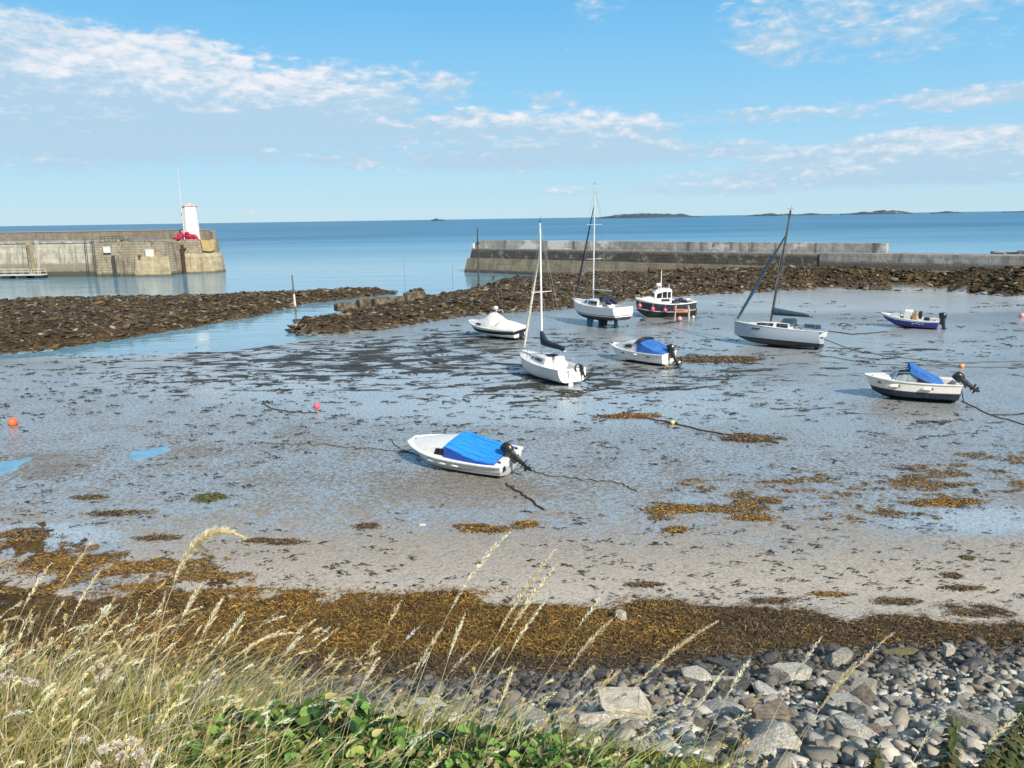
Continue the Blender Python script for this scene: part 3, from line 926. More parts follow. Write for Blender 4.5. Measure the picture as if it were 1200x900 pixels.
# lighthouse
q = FL.w(-1.35, -9.4, DK - .06)
lh = tag(empty('lighthouse', q, (0, 0, R(12))), 'small white tapered light tower with pinkish cap on the pier head', 'lighthouse')
oct_ = lambda r, z: [(r * math.cos(math.pi / 8 + i * math.pi / 4), r * math.sin(math.pi / 8 + i * math.pi / 4), z) for i in range(8)]
mb = MB(); mb.loft([oct_(2.0, 0), oct_(1.98, .35), oct_(1.9, .36), oct_(1.66, 7.3)]); mb.build('tower', M['towerwhite'], lh, angle=15)
mb = MB(); mb.loft([oct_(1.70, 7.3), oct_(1.88, 7.38), oct_(1.88, 7.52), oct_(1.4, 7.72), oct_(.55, 7.95), oct_(.4, 8.15), oct_(.2, 8.2)]); mb.build('roof', M['towerroof'], lh, angle=20)
mb = MB(); mb.box((-1.6, -1.15, 1.1), (.9, .12, 1.9), rot=Matrix.Rotation(R(55), 3, 'Z')); mb.build('door', M['palepaint'], lh)
mb = MB(); mb.tube([(-1.98, .25, .3), (-1.62, .2, 7.3)], .07, 6); mb.build('downpipe', M['poledark'], lh)
mb = MB(); mb.box((-1.78, .0, 5.6), (.1, .5, .8)); mb.build('window', M['glass'], lh)

s0 = FL.loc(214.5, 280, -6.0)[0]
r_ = tag(empty('signal_mast', FL.w(s0, -6.75, DK - .1), (0, 0, FL.ang)), 'tall thin grey mast rising beside the white light tower', 'mast')
mb = MB(); mb.tube([(0, 0, 0), (0, 0, 9), (0, 0, 15.4)], [.13, .10, .05], 8); mb.build('pole', M['palepaint'], r_)
mb = MB(); mb.tube([(-.45, 0, 15.3), (.45, 0, 15.3)], .05, 6); mb.ball((0, 0, 15.45), .16); mb.build('crosstree', M['palepaint'], r_)
r_ = tag(empty('fender_pile', FL.w(FL.loc(214.5, 300, -4.9)[0], -4.9, -1.9), (0, 0, FL.ang)), 'dark rusty fender pile bolted to the pier head below the mast', 'pile')
mb = MB(); mb.box((0, 0, 4.1), (.55, .5, 8.2)); mb.build('post', M['rust'], r_)
mb = MB()
mb.box((0, -.6, 7.4), (.9, 1.0, .22))
mb.build('bracket', M['poledark'], r_)

mb = MB()
for i in range(46):
    t = rnd.random()
    xx = (t - .5) * 5.2 + rnd.gauss(0, .2); hmax = 1.5 * max(.15, 1 - ((xx + .2) / 2.9) ** 2)
    mb.ball((xx, rnd.gauss(0, .38), rnd.uniform(0.1, hmax)), rnd.uniform(.28, .5), n=9, m=6, sq=(1.3, 1, .75))
o = mb.build('net_heap', M['rednet']); o.location = FL.w(FL.loc(217.5, 280, -6.6)[0] + .4, -7.35, DK - .06); o.rotation_euler = (0, 0, FL.ang)
tag(o, 'heap of crimson fishing nets at the foot of the light tower', 'net heap')

# ---- right-hand pier, running towards the shore
FR = Frame(G(549, 282, 6.44), G(1040, 286, 6.44))
rp = FR.root('breakwater')
tag(rp, 'long low dark stone breakwater with pale parapet across the harbour mouth', 'breakwater')
e_ = FR.loc(1039, 290, 3.5)[0]
mb = MB(); mb.loft(prism([(-1.6, -.9), (150, -.9), (150, 7), (-1.6, 7)], [(-.5, 0), (150, 0), (150, 6.4), (-.5, 6.4)], -3, 2.7, 2)); mb.build('lower_wall', M['piertan'], rp, smooth=False)
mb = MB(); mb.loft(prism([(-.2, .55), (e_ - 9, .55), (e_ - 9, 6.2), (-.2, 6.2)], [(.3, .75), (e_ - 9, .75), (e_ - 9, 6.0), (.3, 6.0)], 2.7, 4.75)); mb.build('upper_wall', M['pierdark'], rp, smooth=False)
mb = MB(); mb.loft(prism([(e_ - 9, .45), (150, .45), (150, 6.1), (e_ - 9, 6.1)], [(e_ - 9, .6), (150, .6), (150, 5.9), (e_ - 9, 5.9)], 2.7, 4.95)); mb.build('shore_wall', M['pierend'], rp, smooth=False)
x0 = FR.loc(563, 286, 3.4)[0]
mb = MB(); mb.loft(prism([(x0, 3.2), (e_, 3.2), (e_, 5.2), (x0, 5.2)], [(x0, 3.35), (e_ - .1, 3.35), (e_ - .1, 5.0), (x0, 5.0)], 4.75, 6.42)); mb.build('parapet', M['piergrey'], rp, smooth=False)
mb = MB()
for i in range(11):
    mb.box((rnd.uniform(.9, x0 - .1), rnd.uniform(1.6, 5), 4.75 + rnd.uniform(.2, .5)), (rnd.uniform(.8, 1.5), rnd.uniform(.9, 1.6), rnd.uniform(.7, 1.6)), rot=Matrix.Rotation(rnd.uniform(-.4, .4), 3, 'Z'))
mb.build('end_blocks', M['pierdark'], rp, smooth=False)
mb = MB(); mb.box((.25, 1.2, 5.25), (.7, .5, 1.1), bev=.06); r_ = mb.build('bollard', M['board']); r_.location = FR.o; r_.rotation_euler = (0, 0, FR.ang)
tag(r_, 'small white marker block on the outer end of the breakwater', 'marker')
# rubble strip climbing behind the low wall at the far right
mb = MB()
for i in range(60):
    mb.box((e_ + 14 + i * .75, 7.5 + rnd.uniform(-1, 1), 4.6 + i * .012 + rnd.uniform(-.2, .3)), (rnd.uniform(1, 2.2), rnd.uniform(1, 2), rnd.uniform(.8, 1.6)), rot=Matrix.Rotation(rnd.uniform(-.5, .5), 3, 'Z'))
mb.build('rubble_backing', M['pierend'], rp, smooth=False)


# ---- marker poles
def pole(name, px, yb, yt, r, lab, mt_, zb=None, lean=0.0, cat='pole', band=None, cap=None):
    z0 = zb if zb is not None else .2
    for _ in range(4):
        q = G(px, yb, z0); z0 = max(tz(q.x, q.y), WATER_Z - .6)
    q = G(px, yb, z0)
    t = atY(px, yt, q.y)
    hgt = t.z - q.z
    r_ = tag(empty(name, (q.x, q.y, q.z - .3)), lab, cat)
    mb = MB(); mb.tube([(0, 0, 0), (lean * hgt * .5, 0, hgt * .5), (lean * hgt, 0, hgt + .3)], [r, r * .85, r * .6], 8); mb.build('shaft', M[mt_], r_)
    if band:
        mb = MB(); mb.tube([(lean * hgt * band[0], 0, hgt * band[0]), (lean * hgt * band[1], 0, hgt * band[1])], r * 1.12, 8); mb.build('band', M['palepaint'], r_)
    if cap:
        mb = MB(); mb.box((0, 0, hgt * cap), (.5, .12, .5)); mb.build('topmark', M['rust'], r_)
    return r_


pole('marker_pole', 347.5, 374, 322, .13, 'leaning marker pole with a pale band on the left rock tip', 'wood', lean=-.03, band=(.35, .62))
pole('marker_pole', 561, 338, 267, .17, 'tallest dark marker pole in front of the breakwater end', 'poledark', cap=.78)
pole('withy_pole', 475, 344, 302, .03, 'thin grey withy pole in the channel beside the rock spit tip', 'wood', zb=-.4)
pole('withy_pole', 531, 347, 311, .03, 'thin grey withy pole behind the right-hand reef', 'wood', zb=-.4)
pole('timber_stump', 578.5, 331, 323, .35, 'short dark timber stump on the reef edge by the water', 'poledark')
# ruined dry wall on the reef
q0 = G(405, 366, .55); q1 = G(500, 354, .6)
r_ = tag(empty('ruined_wall', (q0.x, q0.y, .3)), 'low ruined stone wall along the back of the right-hand reef spit', 'wall')
dx, dy = q1.x - q0.x, q1.y - q0.y
M['ruin'] = pm('weedy_stone', (.17, .135, .09), (.05, .04, .025), 1.6, .9, bump=.6, bscale=4, dist=.08, lo=.35, hi=.6)
x = 0.0
while x < 1:
    b_ = rnd.uniform(.9, 2.0) if x > .12 else 2.6
    mb = MB(); bx_, by_ = q0.x + dx * x, q0.y + dy * x
    mb.box((dx * x, dy * x, tz(bx_, by_) + rnd.uniform(.1, .35)), (b_, 1.0, rnd.uniform(.8, 1.25)), rot=Matrix.Rotation(math.atan2(dy, dx) + rnd.uniform(-.15, .15), 3, 'Z'), bev=.12)
    mb.build('block', M['ruin'], r_, smooth=False)
    x += (b_ + .1) / math.hypot(dx, dy)

# ------------------------------------------------------------------ boats
class Hull:
    def __init__(s, L, B, ht, hm, hb, tw=.8, zk0=0.0, u0=.5, q=2.2, e1=.55, e2=1.0, chine=None, rake=.5, tr=.0, pw=2.2, um=.42, bk=.5, bw=.03):
        s.__dict__.update(locals())
        s.N = 26

    def b(s, u):
        if u <= s.um: f = s.tw + (1 - s.tw) * math.sin(math.pi / 2 * u / s.um)
        else: f = 1 - (1 - s.bw) * ((u - s.um) / (1 - s.um)) ** s.pw
        return max(.012, s.B / 2 * f)

    def zs(s, u):
        c = 2 * s.hm - .5 * (s.ht + s.hb)
        return s.ht * (1 - u) ** 2 + 2 * c * u * (1 - u) + s.hb * u * u

    def zk(s, u):
        if u < s.u0: return s.zk0 * (1 - u / s.u0) ** 2
        return s.zs(1) * s.bk * ((u - s.u0) / (1 - s.u0)) ** s.q

    def pt(s, u, v, side=1):
        """v 0 keel .. 1 gunwale"""
        b, z1, z0 = s.b(u), s.zs(u), min(s.zk(u), s.zs(u) - .04)
        if s.chine:
            vc, bf, zf = s.chine
            if v < vc:
                y = b * bf * v / vc; z = z0 + (z1 - z0) * zf * (v / vc)
            else:
                t = (v - vc) / (1 - vc)
                y = b * (bf + (1 - bf) * t); z = z0 + (z1 - z0) * (zf + (1 - zf) * t)
        else:
            a = v * math.pi / 2
            y = b * math.sin(a) ** s.e1 if v > 0 else 0; z = z0 + (z1 - z0) * (1 - math.cos(a)) ** s.e2
        zr = (z - 0) / max(.01, s.zs(1))
        x = -s.L / 2 + s.L * u
        x -= s.rake * (1 - min(1, zr)) * max(0, (u - .55) / .45) ** 2
        x += s.tr * (1 - z / z1) * max(0, 1 - u / .2)
        return Vector((x, y * side, z))

    def hull(s, name, mat, parent):
        m = 14
        mb = MB(); rings = []
        for i in range(s.N + 1):
            u = (i / s.N)
            vv = [j / m for j in range(m + 1)]
            rings.append([s.pt(u, v, 1) for v in reversed(vv)] + [s.pt(u, v, -1) for v in vv[1:]])
        mb.loft(rings, cap=False, closed=False)
        n = len(rings[0])
        mb.f.append(tuple(range(n))); mb.mi.append(0)
        mb.f.append(tuple(reversed([s.N * n + i for i in range(n)]))); mb.mi.append(0)
        return mb.build(name, mat, parent, angle=38)

    def deck(s, mat, parent, cock=None, camber=.04, drop=.03, name='deck'):
        fr = [-.99, -.72, -.70, -.35, 0, .35, .70, .72, .99]
        us = sorted(set([i / 30 for i in range(31)] + ([cock[0] - .004, cock[0] + .004, cock[1] - .004, cock[1] + .004] if cock else [])))
        rings = []
        for u in us:
            r = []
            for f in fr:
                p = s.pt(u, 1, 1)
                z = s.zs(u) - drop + camber * (1 - f * f)
                if cock and cock[0] < u < cock[1] and abs(f) <= .70: z -= cock[2]
                r.append((p.x if u < .99 else p.x - .02, p.y * f, z))
            rings.append(r)
        mb = MB(); mb.loft(rings, cap=False, closed=False)
        return mb.build(name, mat, parent, angle=30)

    def strake(s, mat, parent, r=.035, v=1.0, name='rubbing_strake', out=.01, bow=1.0):
        mb = MB()
        us = [bow * i / 24 for i in range(25)]
        pts = [s.pt(u, v, 1) + Vector((0, out, 0)) for u in us] + [s.pt(u, v, -1) - Vector((0, out, 0)) for u in reversed(us)]
        pts = [pts[-1]] + pts
        mb.tube(pts, r, 6)
        return mb.build(name, mat, parent)

    def side(s, u, v, side, off=.0):
        p = s.pt(u, v, side)
        n = (s.pt(min(1, u + .02), v, side) - s.pt(u, v, side)).cross(s.pt(u, min(1, v + .03), side) - s.pt(u, v, side))
        n.normalize()
        if n.y * side < 0: n = -n
        return p + n * off, n


def pose(bow, zb, stern, zs_):
    a = G(bow[0], bow[1], zb); b = G(stern[0], stern[1], zs_)
    return (a.x + b.x) / 2, (a.y + b.y) / 2, math.atan2(a.y - b.y, a.x - b.x), math.hypot(a.x - b.x, a.y - b.y)


def boat(name, label, cat, bow, zb, stern, zs_, heel=0, trim=0, dz=0.0, dhead=0.0, group=None):
    x, y, h, L = pose(bow, zb, stern, zs_)
    o = empty(name, (x, y, tz(x, y) + dz), (R(heel), R(-trim), h + R(dhead)))
    tag(o, label, cat, group)
    o['_L'] = L
    print(name, 'L %.2f head %.0f at %.1f %.1f' % (L, math.degrees(h), x, y))
    return o


def cabin(name, mat, parent, st, crown=.05, mi=None):
    """st = [(x, half width bottom, half width top, z bottom, z top)]"""
    rings = []
    for (x, w0, w1, z0, z1) in st:
        rings.append([(x, -w0, z0), (x, -w1, z1 - .03), (x, -w1 * .82, z1 + crown * .4), (x, 0, z1 + crown), (x, w1 * .82, z1 + crown * .4), (x, w1, z1 - .03), (x, w0, z0)])
    mb = MB(); mb.loft(rings)
    return mb.build(name, mat, parent, angle=35)


def cab_window(parent, st, x0, x1, h0, h1, side, mat='glass', name='window', off=.03, skew=0.0):
    xs = [q[0] for q in st]
    o_ = np.argsort(xs)

    def p(x, h, e):
        g = [float(np.interp(x, np.array(xs)[o_], np.array([q[k] for q in st])[o_])) for k in range(1, 5)]
        return (x, side * (g[0] + (g[1] - g[0]) * h + e), g[2] + (g[3] - g[2]) * h)
    mb = MB(); n_ = 8
    mb.loft([[p(x0 + (x1 - x0) * i / n_, h0, -.03), p(x0 + (x1 - x0) * i / n_, h0, off), p(x0 + (x1 - x0) * i / n_ + skew, h1, off), p(x0 + (x1 - x0) * i / n_ + skew, h1, -.03)] for i in range(n_ + 1)])
    return mb.build(name, M[mat], parent, smooth=False)


def outboard(parent, x, y, z, s=1.0, tilt=0.0, steer=0.0):
    """engine hung on the transom; leg swings aft when tilted"""
    mb = MB()
    mb.box((-.06 * s, 0, -.16 * s), (.12 * s, .26 * s, .34 * s), bev=.02 * s)
    ell_ = lambda z_, a, b, cx: [(cx + a * math.cos(t), b * math.sin(t), z_) for t in [2 * math.pi * i / 12 for i in range(12)]]
    mb.loft([ell_(.10 * s, .17 * s, .12 * s, -.22 * s), ell_(-.35 * s, .12 * s, .07 * s, -.24 * s), ell_(-.75 * s, .10 * s, .035 * s, -.27 * s)])
    mb.box((-.28 * s, 0, -.60 * s), (.42 * s, .22 * s, .025 * s))
    mb.tube([(-.02 * s, 0, -.80 * s), (-.10 * s, 0, -.80 * s), (-.30 * s, 0, -.80 * s), (-.45 * s, 0, -.80 * s)], [.02 * s, .06 * s, .065 * s, .04 * s], 10)
    mb.loft([[(-.15 * s, -.012, -.80 * s), (-.38 * s, -.012, -.80 * s), (-.36 * s, -.012, -1.02 * s), (-.26 * s, -.012, -1.0 * s)], [(-.15 * s, .012, -.80 * s), (-.38 * s, .012, -.80 * s), (-.36 * s, .012, -1.02 * s), (-.26 * s, .012, -1.0 * s)]])
    mo = mb.build('outboard_motor', M['black'], parent)
    mo.location = (x, y, z); mo.rotation_euler = (0, R(tilt), R(steer))
    mb = MB()
    mb.loft([ell_(.08 * s, .17 * s, .14 * s, -.22 * s), ell_(.14 * s, .24 * s, .17 * s, -.22 * s), ell_(.34 * s, .26 * s, .185 * s, -.23 * s), ell_(.50 * s, .24 * s, .17 * s, -.21 * s), ell_(.57 * s, .17 * s, .12 * s, -.18 * s)])
    mb.build('cowl', M['blackcowl'], mo)
    mb = MB()
    for k in range(3):
        a = k * 2 * math.pi / 3
        c, d = math.cos(a), math.sin(a)
        mb.loft([[(-.47 * s, c * .03 * s - d * .02 * s, -.8 * s + d * .03 * s + c * .02 * s), (-.45 * s, c * .03 * s + d * .02 * s, -.8 * s + d * .03 * s - c * .02 * s), (-.455 * s, c * .03 * s, -.8 * s + d * .03 * s)],
                 [(-.49 * s, c * .14 * s - d * .05 * s, -.8 * s + d * .14 * s + c * .05 * s), (-.44 * s, c * .14 * s + d * .05 * s, -.8 * s + d * .14 * s - c * .05 * s), (-.465 * s, c * .14 * s, -.8 * s + d * .14 * s)]])
    mb.build('propeller', M['steel'], mo)
    return mo


def fender(parent, p, L=.5, r=.1, mat='gel', ends=True, horiz=True, ang=0.0):
    mb = MB()
    d = Vector((math.cos(ang), 0, math.sin(ang))) if horiz else Vector((0, 0, 1))
    p = Vector(p)
    mb.tube([p - d * L / 2, p - d * (L / 2 - .06), p - d * (L / 2 - .14), p + d * (L / 2 - .14), p + d * (L / 2 - .06), p + d * L / 2], [r * .35, r * .8, r, r, r * .8, r * .35], 10)
    o = mb.build('fender', M[mat], parent)
    if ends:
        mb = MB(); mb.ball(p - d * L / 2, r * .75, n=8, m=6); mb.build('end_cap', M['black'], o)
    return o


def ball_fender(parent, p, r=.22, mat='pink'):
    mb = MB(); mb.ball(p, r); mb.tube([(p[0], p[1], p[2] + r * .9), (p[0], p[1], p[2] + r * 1.25)], r * .25, 8)
    o = mb.build('ball_fender', M[mat], parent)
    mb = MB(); mb.tube([(p[0], p[1], p[2] + r * 1.2), (p[0], p[1] + .05, p[2] + r * 1.2 + .35)], .015, 5); mb.build('lanyard', M['cream'], o)
    return o


def wires(parent, segs, r=.012, mat='rigging', name='rigging'):
    mb = MB()
    for s in segs: mb.tube(s, r, 5)
    return mb.build(name, M[mat], parent)


def rails(parent, pts, base, r=.018, name='guard_rail', mat='steel'):
    mb = MB(); mb.tube(pts, r, 6)
    for a, b in zip(base, pts): mb.tube([a, b], r * .9, 6)
    return mb.build(name, M[mat], parent)


def pulpit(H, parent, h=.5, u0=.84):
    us = [u0, .92, .985]
    top = [H.pt(u, 1, 1) + Vector((0, -.04, h)) for u in us] + [H.pt(1, 1, 1) + Vector((.06, 0, h + .04))] + [H.pt(u, 1, -1) + Vector((0, .04, h)) for u in reversed(us)]
    bas = [H.pt(u, 1, 1) + Vector((0, -.04, 0)) for u in us] + [H.pt(1, 1, 1)] + [H.pt(u, 1, -1) + Vector((0, .04, 0)) for u in reversed(us)]
    return rails(parent, top, bas, name='pulpit')


def lifelines(H, parent, us, h=.5, r=.012):
    mb = MB()
    for s in (1, -1):
        top = [H.pt(u, 1, s) + Vector((0, -s * .05, h)) for u in us]
        mb.tube(top, r * .7, 5)
        mb.tube([p - Vector((0, 0, h * .45)) for p in top], r * .7, 5)
        for u, p in zip(us, top): mb.tube([H.pt(u, 1, s) + Vector((0, -s * .05, 0)), p], r, 5)
    return mb.build('guard_rail', M['steel'], parent)


def mast_set(parent, H, xm, zd, h, r=.07, mat='alu', jib=None, jibmat='cream', jib_top=.86, spread=(.5,), wires_r=.01, rakeang=0.0, boom=None, boomz=1.0, bow_u=.97):
    """mast with its spreaders and stays"""
    rk = math.tan(R(rakeang))
    top = Vector((xm - rk * h, 0, zd + h))
    at = lambda t: Vector((xm - rk * h * t, 0, zd + h * t))
    mb = MB(); mb.tube([at(0), at(.5), at(1)], [r, r, r * .75], 10); mo = mb.build('mast', M[mat], parent)
    mb = MB(); mb.tube([top, top + Vector((-.05, 0, .45))], .012, 5); mb.tube([top + Vector((-.25, 0, .12)), top + Vector((.25, 0, .12))], .015, 5); mb.build('masthead', M['black'], mo)
    for sp in spread:
        mb = MB(); w_ = H.B * .30
        mb.tube([at(sp) + Vector((-.06, -w_, .03)), at(sp), at(sp) + Vector((-.06, w_, .03))], .022, 6); mb.build('spreader', M[mat], mo)
    bow = H.pt(bow_u, 1, 1); bow.y = 0
    ct = H.pt(max(.02, (xm + H.L / 2) / H.L - .03), 1, 1)
    st = H.pt(.02, 1, 1)
    seg = [[at(jib_top), bow], [top, Vector((st.x, 0, st.z))]]
    for s in (1, -1):
        seg.append([at(.97), at(spread[-1]) + Vector((-.06, s * H.B * .30, .03)), Vector((ct.x, s * ct.y, ct.z))])
        seg.append([at(spread[0] * .98), Vector((ct.x + .25, s * ct.y, ct.z))])
    wires(parent, seg, wires_r)
    if jib:
        b0, b1 = bow + Vector((0, 0, .22)), at(jib_top)
        pts = [b0.lerp(b1, t) for t in (0, .04, .3, .7, .95, 1)]
        mb = MB(); mb.tube(pts, [jib * .6, jib * .9, jib * 1.15, jib * .9, jib * .55, jib * .3], 8); mb.build('furled_jib', M[jibmat], parent)
    if boom:
        mb = MB(); mb.tube([(xm - .08, 0, zd + boomz), (xm - boom, 0, zd + boomz + .03)], .05, 8); mb.build('boom', M[mat], parent)
    return at


# 1 --- blue-covered speedboat nearest the beach
H = Hull(5.35, 2.35, .84, .86, .98, tw=.88, u0=.45, q=2.2, chine=(.5, .88, .42), rake=.9, tr=.14, pw=3.0, bk=.62, bw=.24)
b1 = boat('speedboat', 'white speedboat under a bright blue tarpaulin, nearest the beach', 'boat', (484, 517), .95, (600, 532), .8, heel=-9, trim=0, dz=-.02, dhead=-9)
H.hull('hull', hull_mat('grey_white_hull', [(.10, (.10, .11, .10)), (.47, (.40, .42, .42)), (.50, (.14, .15, .15)), (2, (.62, .63, .62))], grime=.3), b1)
H.deck(M['gel'], b1, camber=.05, drop=-.005)
H.strake(pm('pale_strake', (.72, .73, .71), (.6, .61, .6), 3, .45), b1, .05, out=.015)
st = [(.0, .93, .84, .80, 1.28), (.62, .92, .76, .82, 1.23), (1.35, .90, .70, .86, 1.12), (2.05, .66, .46, .90, 1.04), (2.45, .36, .24, .92, .99)]
cabin('cuddy', M['gel'], b1, st, .05)
for s in (1, -1):
    cab_window(b1, st, .25, .80, .22, .84, s, name='side_window', skew=-.08)
mb = MB()
ring = lambda x, w, wt, zb_, zt: [(x, -w, zb_), (x, -w, zb_ + .03), (x, -wt, zt), (x, -wt * .5, zt + .035), (x, 0, zt + .05), (x, wt * .5, zt + .035), (x, wt, zt), (x, w, zb_ + .03), (x, w, zb_)]
rings = [ring(.20, 1.02, .90, .86, 1.36), ring(-.15, 1.04, .92, .86, 1.30), ring(-.3, 1.05, .94, .86, 1.25), ring(-.6, 1.055, .96, .86, 1.19), ring(-.9, 1.06, 1.0, .85, 1.09), ring(-1.2, 1.06, 1.0, .85, 1.05), ring(-1.5, 1.06, 1.03, .84, .98), ring(-1.8, 1.04, 1.0, .84, .97), ring(-2.05, 1.02, .99, .84, .93), ring(-2.35, .95, .91, .82, .92)]
vs, fs = loft_data(rings)
n9 = 9
for f in fs:
    if len(f) == 4 and (f[0] % n9) in (0, 1, 6, 7): mb._add([vs[i] for i in f], [(0, 1, 2, 3)], 1)
    else: mb._add([vs[i] for i in f], [tuple(range(len(f)))], 0 if len(f) == 4 else 1)
mb.build('tarpaulin', [M['tarp'], M['tarpshade']], b1, angle=28)  # side panels take the darker copy, painting their shade
mb = MB()
for k in range(5):
    yy = -.62 + k * .31
    mb.tube([(.15, yy, 1.378 + .025 * (1 - abs(yy))), (-.3, yy * 1.05, 1.275 + .025 * (1 - abs(yy))), (-.6, yy * 1.08, 1.213 + .025 * (1 - abs(yy))), (-.9, yy * 1.12, 1.115 + .025 * (1 - abs(yy))), (-1.2, yy * 1.12, 1.073 + .025 * (1 - abs(yy))), (-1.5, yy * 1.14, 1.005 + .025 * (1 - abs(yy))), (-2.2, yy, .945 + .02 * (1 - abs(yy)))], .008, 5)
mb.build('tarpaulin_seam', M['tarpshade'], b1)
for uu in (.42, .54, .66):
    for s in (1, -1):
        p, n = H.side(uu, .78, s, .03)
        fender(b1, p, .42, .065, 'gel', ends=False, ang=-.0)
outboard(b1, -2.66, .05, .86, 1.08, tilt=52, steer=-6)
for yy in (.62, -.6):
    mb = MB(); mb.box((-2.64, yy, .57), (.06, .2, .22)); mb.build('transom_pad', M['black'], b1)
for c_ in ((-2.5, .72, .9), (-2.5, -.78, .9), (2.4, 0, 1.0)):
    mb = MB(); mb.box(c_, (.14, .06, .11), bev=.015); mb.build('cleat', M['black'], b1)

# 2 --- small white yacht with navy sail cover
H = Hull(6.9, 2.75, 1.1, 1.15, 1.42, tw=.80, zk0=.2, u0=.5, q=2.4, e1=.5, e2=1.15, rake=.5, tr=-.25, pw=2.6, bk=.4)
b2 = boat('sailing_yacht', 'small white yacht with navy sail cover and white mast', 'yacht', (609.5, 411), 1.3, (674, 434), 1.1, heel=0.0, trim=0, dz=.0)
H.hull('hull', hull_mat('white_yacht_hull', [(.22, (.02, .024, .03)), (.27, (.25, .26, .27)), (3, (.70, .69, .65))], grime=.25), b2)
H.deck(M['gel'], b2, cock=(.04, .30, .38))
H.strake(M['deckgrey'], b2, .03)
st = [(-1.25, .88, .76, 1.08, 1.56), (-.4, .92, .78, 1.10, 1.60), (.7, .80, .6, 1.15, 1.52), (1.7, .42, .24, 1.24, 1.36)]
cabin('coachroof', M['gel'], b2, st, .06)
for s in (1, -1):
    cab_window(b2, st, -.9, .2, .35, .75, s); cab_window(b2, st, .45, .95, .35, .7, s)
mb = MB(); mb.box((-.9, 0, 1.68), (.7, .75, .05), bev=.01); mb.build('hatch', M['navyfab'], b2)
at = mast_set(b2, H, .55, 1.55, 9.1, .07, 'whitemast', jib=.09, jibmat='cream', jib_top=.83, spread=(.48,), rakeang=-1)
mb = MB()
zb_ = 2.3
rr_ = lambda x, a, b, z: [(x, a * math.cos(t), z + b * math.sin(t)) for t in [2 * math.pi * i / 12 for i in range(12)]]
mb.loft([rr_(.66, .10, .10, zb_ + .75), rr_(.56, .15, .55, zb_ + .40), rr_(.30, .17, .42, zb_ + .28), rr_(-.1, .16, .27, zb_ + .12), rr_(-.9, .15, .20, zb_ + .06), rr_(-1.8, .13, .18, zb_ + .05), rr_(-2.3, .15, .19, zb_ + .02), rr_(-2.5, .06, .08, zb_)])
mb.build('sail_cover', M['navyfab'], b2)
mb = MB(); mb.tube([(.5, 0, zb_ - .12), (-2.6, 0, zb_ - .12)], .05, 8); mb.build('boom', M['whitemast'], b2)
pulpit(H, b2, .5); lifelines(H, b2, (.06, .28, .5, .7, .84))
mb = MB()
cx = [(-3.52, -.45 + .23 * math.cos(t), 1.15 + .26 * math.sin(t)) for t in [R(a) for a in range(-60, 241, 20)]]
mb.tube(cx, .055, 8); mb.build('horseshoe_buoy', M['black'], b2)
mb = MB(); mb.box((-3.62, .18, .55), (.05, .36, 1.15), bev=.015); mb.box((-3.62, .18, -.0), (.04, .30, .5)); mb.build('rudder', M['gel'], b2)
outboard(b2, -3.5, -.72, .85, .75, tilt=35)
mb = MB(); mb.box((-.1, 0, .0), (1.9, .14, .5)); mb.build('keel', M['darkanti'], b2)

# 3 --- covered motorboat
H = Hull(6.3, 2.7, 1.1, 1.14, 1.42, tw=.88, u0=.42, q=2.3, chine=(.45, .86, .40), rake=1.0, tr=.1, pw=2.9, bk=.6, bw=.1)
b3 = boat('motor_cruiser', 'white motor cruiser shrouded in a peaked white cover', 'boat', (550, 374.5), 1.45, (612, 384), 1.15, heel=-4, trim=0, dz=-.05)
H.hull('hull', hull_mat('striped_cruiser_hull', [(.30, (.05, .05, .05)), (.62, (.66, .66, .64)), (.93, (.012, .014, .02)), (3, (.68, .67, .64))], b=.012, a=.02, grime=.2), b3)
H.strake(M['gel'], b3, .06, out=.02)
H.deck(M['gel'], b3)
mb = MB()
cr = lambda x, w, z0, zt, k: [(x, -w, z0), (x, -w * .98, z0 + .08), (x, -w * .62, z0 + (zt - z0) * k), (x, -w * .25, zt - .03), (x, 0, zt), (x, w * .25, zt - .03), (x, w * .62, z0 + (zt - z0) * k), (x, w * .98, z0 + .08), (x, w, z0)]
mb.loft([cr(-2.95, 1.02, 1.12, 1.36, .8), cr(-2.2, 1.15, 1.10, 1.62, .75), cr(-1.2, 1.2, 1.10, 1.78, .72), cr(-.55, 1.2, 1.11, 2.2, .66), cr(-.1, 1.2, 1.12, 2.42, .62), cr(.25, 1.18, 1.13, 2.36, .62), cr(.8, 1.1, 1.18, 1.95, .7), cr(1.5, .88, 1.24, 1.66, .75), cr(2.2, .5, 1.3, 1.52, .8), cr(2.75, .18, 1.38, 1.46, .8)])
mb.build('cover', M['whitefab'], b3, angle=25)
mb = MB()
for s in (1, -1):
    mb.tube([(.55, s * .95, 1.45), (.2, s * 1.05, 1.32), (-.2, s * .85, 1.7)], .022, 5); mb.tube([(-1.0, s * 1.12, 1.40), (-1.15, s * .7, 1.66), (-1.1, s * .3, 1.82)], .02, 5)
mb.build('cover_strap', M['black'], b3)
for s in (1, -1):
    mb = MB(); mb.loft([[(1.55, s * .90, 1.36), (.75, s * 1.09, 1.34), (.85, s * 1.02, 1.5), (1.5, s * .82, 1.48)], [(1.55, s * .93, 1.36), (.75, s * 1.12, 1.34), (.85, s * 1.05, 1.5), (1.5, s * .85, 1.48)]]); mb.build('side_window', M['glass'], b3, smooth=False)
mb = MB(); mb.tube([(-.3, 0, 2.35), (-.3, 0, 2.75)], .03, 6); mb.ball((-.3, 0, 2.85), .24, sq=(1, 1, .8)); mb.tube([(-.3, 0, 2.6), (-.9, -.2, 2.66), (-1.0, -.2, 2.4)], .03, 6); mb.build('radar_dome', M['gel'], b3)
wires(b3, [[(-.95, -.2, 2.6), (-.95, -.2, 4.9)]], .012, 'steel', 'aerial')
pulpit(H, b3, .38, .86)
